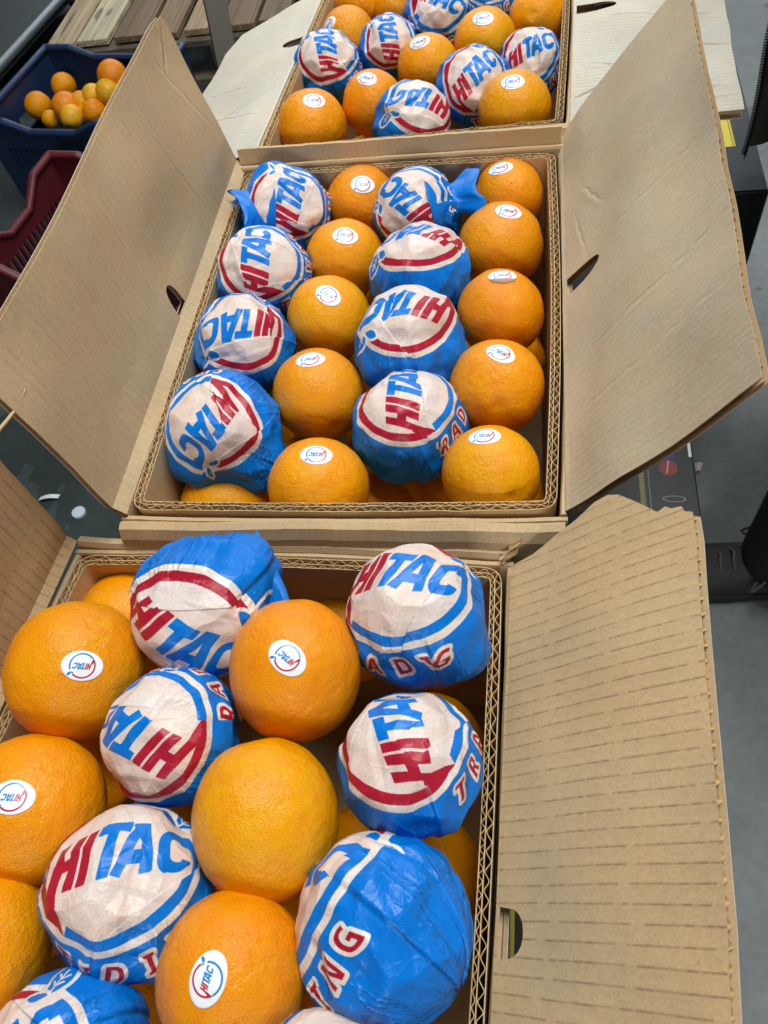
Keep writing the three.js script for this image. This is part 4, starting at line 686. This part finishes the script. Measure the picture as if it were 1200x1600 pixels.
// ---------------------------------------------------------------- steel trolley rail at the far left
{
  const t = thing('steel_trolley', 'low dark steel trolley with a pale rail at the top left', 'trolley', [-1.75, 0, -2.3]), steel = std({ color: 0x8b9092, roughness: 0.45, metalness: 0.6 }), dark = std({ color: 0x2b3133, roughness: 0.5 });
  const bar = (p, q, r, mat, nm) => mesh(nm, new THREE.TubeGeometry(new THREE.LineCurve3(V(...p), V(...q)), 1, r, 8), mat, t);
  bar([0.12, 0.13, 0.62], [0.27, 0.13, -0.42], 0.016, steel, 'rail'); bar([-0.75, 0.13, 0.55], [0.12, 0.13, 0.62], 0.016, steel, 'rail'); bar([-0.62, 0.13, -0.5], [0.27, 0.13, -0.42], 0.016, dark, 'rail');
  bar([0.27, 0.005, -0.42], [0.25, 0.9, -0.44], 0.022, dark, 'post'); bar([-0.62, 0.005, -0.5], [-0.62, 0.9, -0.52], 0.022, dark, 'post');
  const g = new THREE.ExtrudeGeometry(new THREE.Shape([[-0.75, -0.55], [0.12, -0.62], [0.27, 0.42], [-0.62, 0.5]].map(([a, b]) => new THREE.Vector2(a, b))), { depth: 0.012, bevelEnabled: false }); g.rotateX(-Math.PI / 2); g.translate(0, 0.1, 0); mesh('deck', g, std({ color: 0x3c4343, roughness: 0.5, bumpMap: crumple, bumpScale: 0.4 }), t);
  for (const [a, b] of [[-0.6, 0.45], [0.05, 0.5], [-0.5, -0.4], [0.16, -0.32]]) { const w = mesh('wheel', new THREE.TorusGeometry(0.035, 0.014, 10, 24), dark, t); w.position.set(a, 0.049, b); }
}

// ---------------------------------------------------------------- the person at the right edge
{
  const t = thing('person', 'person in black trousers, laced shoes and open olive jacket at the right edge', 'person', [0.6, 0, -0.36]);
  // everything below is in the person's frame: +x points to the picture's right, the person faces -x
  function field(bones, size, centre, res, k, mat, name, parent, post) {
    const mc = new MarchingCubes(res, mat, false, false, 400000); mc.isolation = 0; const h = size / 2, a = V(), ab = V(), q = V();
    const B = bones.map(([p, r0, s, r1, sx]) => ({ p: V(...p), r0, s: V(...s), r1 }));
    for (let z = 0; z < res; z++) for (let y = 0; y < res; y++) for (let x = 0; x < res; x++) {
      q.set(centre[0] + (x / res * 2 - 1) * h, centre[1] + (y / res * 2 - 1) * h, centre[2] + (z / res * 2 - 1) * h); let e = 0, any = 1e9;
      for (const b of B) { ab.subVectors(b.s, b.p); a.subVectors(q, b.p); const f = clamp(a.dot(ab) / ab.lengthSq(), 0, 1), d = a.addScaledVector(ab, -f).length() - lerp(b.r0, b.r1, f); any = Math.min(any, d); e += Math.exp(-d * k); }
      mc.field[x + y * res + z * res * res] = any > 0.2 ? -0.2 : Math.log(e) / k;
    }
    mc.update(); const n = mc.count ?? mc.geometry.drawRange.count, P = new Float32Array(n * 3), N = new Float32Array(n * 3);
    for (let i = 0; i < n; i++) { P[i * 3] = centre[0] + mc.positionArray[i * 3] * h; P[i * 3 + 1] = centre[1] + mc.positionArray[i * 3 + 1] * h; P[i * 3 + 2] = centre[2] + mc.positionArray[i * 3 + 2] * h; for (let c = 0; c < 3; c++) N[i * 3 + c] = mc.normalArray[i * 3 + c]; }
    const g = new THREE.BufferGeometry(); g.setAttribute('position', new THREE.BufferAttribute(P, 3)); g.setAttribute('normal', new THREE.BufferAttribute(N, 3)); g.setAttribute('uv', new THREE.BufferAttribute(new Float32Array(n * 2).map((_, i) => (i % 2 ? P[(i >> 1) * 3 + 1] : P[(i >> 1) * 3] + P[(i >> 1) * 3 + 2]) * 3), 2));
    return mesh(name, g, mat, parent);
  }
  const skin = std({ color: new THREE.Color().setRGB(0.42, 0.25, 0.17), roughness: 0.6 }), trousers = std({ color: new THREE.Color().setRGB(0.012, 0.013, 0.016), roughness: 0.85, bumpMap: crumple, bumpScale: 0.8 }), olive = std({ color: new THREE.Color().setRGB(0.15, 0.155, 0.12), roughness: 0.8, bumpMap: crumple, bumpScale: 0.8 }), lining2 = std({ color: new THREE.Color().setRGB(0.02, 0.021, 0.022), roughness: 0.8 }), shoeM = std({ color: new THREE.Color().setRGB(0.035, 0.033, 0.033), roughness: 0.7 }), sole = std({ color: new THREE.Color().setRGB(0.02, 0.02, 0.02), roughness: 0.8 }), lace = std({ color: new THREE.Color().setRGB(0.10, 0.10, 0.095), roughness: 0.9 }), hairM = std({ color: 0x17120f, roughness: 0.7 });
  const zl = 0.19, zr = -0.16; // near foot, far foot
  field([[[0.0, 0.9, 0.09], 0.115, [-0.02, 0.5, zl - 0.02], 0.075], [[-0.02, 0.5, zl - 0.02], 0.075, [-0.045, 0.09, zl], 0.066], [[0.0, 0.9, -0.09], 0.115, [0.10, 0.5, zr + 0.01], 0.075], [[0.10, 0.5, zr + 0.01], 0.075, [0.32, 0.1, zr], 0.062], [[0, 0.95, 0.05], 0.13, [0, 0.95, -0.05], 0.13], [[0, 0.95, 0], 0.15, [-0.03, 1.3, 0], 0.14]], 1.5, [0, 0.74, 0], 110, 38, trousers, 'trousers', t);
  // head, neck, arms and hands: one continuous figure inside the clothes
  const fingers = []; for (const s of [1, -1]) for (let i = 0; i < 4; i++) { const x = 0.035 + (i - 1.5) * 0.019, L = [0.05, 0.07, 0.074, 0.062][3 - i]; fingers.push([[x, 0.80, s * 0.27], 0.010, [x, 0.795 - L * 0.6, s * 0.272], 0.0095], [[x, 0.795 - L * 0.6, s * 0.272], 0.0095, [x + 0.004, 0.79 - L, s * 0.258], 0.008]); }
  const thumbs = [1, -1].map((s) => [[0.015, 0.86, s * 0.262], 0.012, [-0.018, 0.80, s * 0.25], 0.0095]);
  const body = field([[[-0.12, 1.62, 0], 0.088, [-0.15, 1.55, 0], 0.07], [[-0.2, 1.585, 0], 0.02, [-0.225, 1.565, 0], 0.018], [[-0.1, 1.54, 0], 0.055, [-0.06, 1.42, 0], 0.06], [[-0.12, 1.585, 0.085], 0.018, [-0.118, 1.565, 0.086], 0.014], [[-0.12, 1.585, -0.085], 0.018, [-0.118, 1.565, -0.086], 0.014], [[-0.05, 1.4, 0.17], 0.055, [0.06, 1.12, 0.26], 0.045], [[0.06, 1.12, 0.26], 0.043, [0.035, 0.89, 0.27], 0.03], [[0.035, 0.89, 0.27], 0.03, [0.035, 0.82, 0.27], 0.036], [[-0.05, 1.4, -0.17], 0.055, [0.06, 1.12, -0.26], 0.045], [[0.06, 1.12, -0.26], 0.043, [0.035, 0.89, -0.27], 0.03], [[0.035, 0.89, -0.27], 0.03, [0.035, 0.82, -0.27], 0.036], [[-0.05, 1.38, 0.15], 0.07, [-0.05, 1.38, -0.15], 0.07], [[-0.03, 1.3, 0], 0.13, [0, 1.0, 0], 0.13], ...fingers, ...thumbs], 0.9, [-0.1, 1.3, 0], 120, 70, skin, 'body', t);
  for (const s of [1, -1]) { const e = mesh('eye', new THREE.SphereGeometry(0.011, 16, 12), std({ color: 0x201510, roughness: 0.2 }), body); e.position.set(-0.198, 1.605, s * 0.031); }
  mesh('mouth', (() => { const g = new THREE.SphereGeometry(0.02, 16, 10); g.scale(0.35, 0.22, 1); g.translate(-0.205, 1.535, 0); return g; })(), std({ color: 0x6f352c, roughness: 0.6 }), body);
  mesh('hair', grid(40, 16, (u, v) => { const a = u * 6.2832, b = v * 1.75, q = V(Math.cos(a) * Math.sin(b), Math.cos(b), Math.sin(a) * Math.sin(b)), rr = 0.098 + 0.006 * n3(q.x * 6, q.y * 6, q.z * 6); return [-0.115 + q.x * rr + 0.012, 1.632 + q.y * rr - (q.x > 0 ? 0.03 * v : -0.02 * v), q.z * rr]; }), hairM, body);
  // jacket: open in front, the panels hang free; angle a runs round the back from one zip to the other
  const jac = grid(120, 70, (u, v) => {
    const y = lerp(1.46, 0.545, v), a = lerp(-2.72, 2.72, u), wv = 0.008 * n3(u * 9, v * 2, 4) + 0.005 * n3(u * 26, v * 5, 9), drop = sstep(v, 0.05, 0.16), hx = lerp(0.09, 0.155 + 0.02 * v, drop), hz = lerp(0.13, 0.225 + 0.02 * v, drop), open = sstep(Math.abs(a), 1.9, 2.72) * drop;
    const x = Math.cos(a) * hx - open * 0.012 + wv, z = Math.sin(a) * hz + Math.sign(a) * open * 0.10 + wv * 0.6; return [x + 0.012 - 0.06 * (1 - v), y + 0.03 * open * v * 0 - 0.015 * Math.cos(a * 2) * v, z, u * 4, v * 3];
  });
  const jm = mesh('jacket', jac, olive, t);
  const pa = jac.attributes.position, zipEdge = (u0) => { const o = []; for (let j = 6; j <= 69; j++) { const i = j * 121 + (u0 ? 120 : 0); o.push(V(pa.getX(i), pa.getY(i), pa.getZ(i))); } return o; };
  for (const s of [0, 1]) {
    const c = new THREE.CatmullRomCurve3(zipEdge(s)), L = c.getLength(), n = Math.floor(L / 0.0034), teeth = []; for (let i = 0; i < n; i++) { const p = c.getPointAt(i / n); teeth.push(box(0.006, 0.0019, 0.003, 0.0004, p.x - 0.003, p.y, p.z)); }
    mesh('zipper', merge(teeth), std({ color: 0x14181a, roughness: 0.4 }), jm); mesh('zipper_tape', new THREE.TubeGeometry(c, 120, 0.0024, 6), lining2, jm);
  }
  for (const s of [1, -1]) mesh('sleeve', (() => { const c = new THREE.CatmullRomCurve3([V(-0.05, 1.4, s * 0.13), V(-0.045, 1.36, s * 0.2), V(0.06, 1.12, s * 0.262), V(0.045, 1.0, s * 0.268), V(0.036, 0.9, s * 0.27)]), F = 40; const g = new THREE.TubeGeometry(c, F, 0.066, 20); const p = g.attributes.position; for (let i = 0; i < p.count; i++) { const q = c.getPointAt(Math.floor(i / 21) / F), k = 1 - 0.32 * Math.floor(i / 21) / F + 0.12 * n3(p.getX(i) * 16, p.getY(i) * 16, s); p.setXYZ(i, q.x + (p.getX(i) - q.x) * k, q.y + (p.getY(i) - q.y) * k, q.z + (p.getZ(i) - q.z) * k); } g.computeVertexNormals(); return g; })(), olive, jm);
  // shoes
  for (const z0 of [zl, zr]) {
    const prof = [[0.075, 0.028, 0.075], [0.05, 0.036, 0.092], [0.0, 0.038, 0.098], [-0.05, 0.04, 0.088], [-0.10, 0.046, 0.066], [-0.15, 0.049, 0.054], [-0.185, 0.042, 0.046], [-0.21, 0.02, 0.036]];
    const g = grid(40, 28, (u, v) => { const f = v * (prof.length - 1), i = Math.min(prof.length - 2, Math.floor(f)), s = f - i, x = lerp(prof[i][0], prof[i + 1][0], s), w = lerp(prof[i][1], prof[i + 1][1], s), h = lerp(prof[i][2], prof[i + 1][2], s), a = u * Math.PI, ww = w * Math.pow(Math.abs(Math.cos(a)), 0.6) * Math.sign(Math.cos(a)); return [x + (v === 0 ? 0.01 * Math.sin(a) : 0), 0.016 + Math.pow(Math.sin(a), 0.75) * (h - 0.016) + 0.0012 * n3(u * 14, v * 14, 3), ww, u, v]; });
    const sh = mesh('shoe', g, shoeM, t); sh.position.set(z0 === zr ? 0.32 : -0.03, 0, z0);
    const so = new THREE.Shape(); prof.forEach(([x, w], i) => (i ? so.lineTo(x, w + 0.003) : so.moveTo(x + 0.008, w + 0.003))); so.lineTo(-0.216, 0.008); [...prof].reverse().forEach(([x, w]) => so.lineTo(x + (x > 0.07 ? 0.008 : 0), -w - 0.003)); const sg = new THREE.ExtrudeGeometry(so, { depth: 0.016, bevelEnabled: true, bevelSize: 0.002, bevelThickness: 0.002, bevelSegments: 2 }); sg.rotateX(-Math.PI / 2); sg.translate(0, 0.003, 0); mesh('sole', sg, sole, sh);
    for (let i = 0; i < 5; i++) { const x = -0.03 - i * 0.019, y = 0.1 - i * 0.0095; mesh('lace', new THREE.TubeGeometry(new THREE.CatmullRomCurve3([V(x, y - 0.012, 0.026), V(x - 0.006, y + 0.004, 0.01), V(x - 0.004, y + 0.005, -0.008), V(x - 0.012, y - 0.012, -0.026)]), 14, 0.0027, 6), lace, sh); }
    for (const s of [1, -1]) mesh('lace', new THREE.TubeGeometry(new THREE.CatmullRomCurve3([V(-0.03, 0.106, 0), V(-0.035, 0.118, s * 0.02), V(-0.05, 0.09, s * 0.05), V(-0.07, 0.06, s * 0.058), V(-0.06, 0.07, s * 0.045), V(-0.035, 0.106, 0.004 * s)]), 30, 0.0025, 6), lace, sh);
  }
}
scene.traverse((o) => { if (o.isMesh) { o.castShadow = true; o.receiveShadow = true; } });
renderer.render(scene, camera);
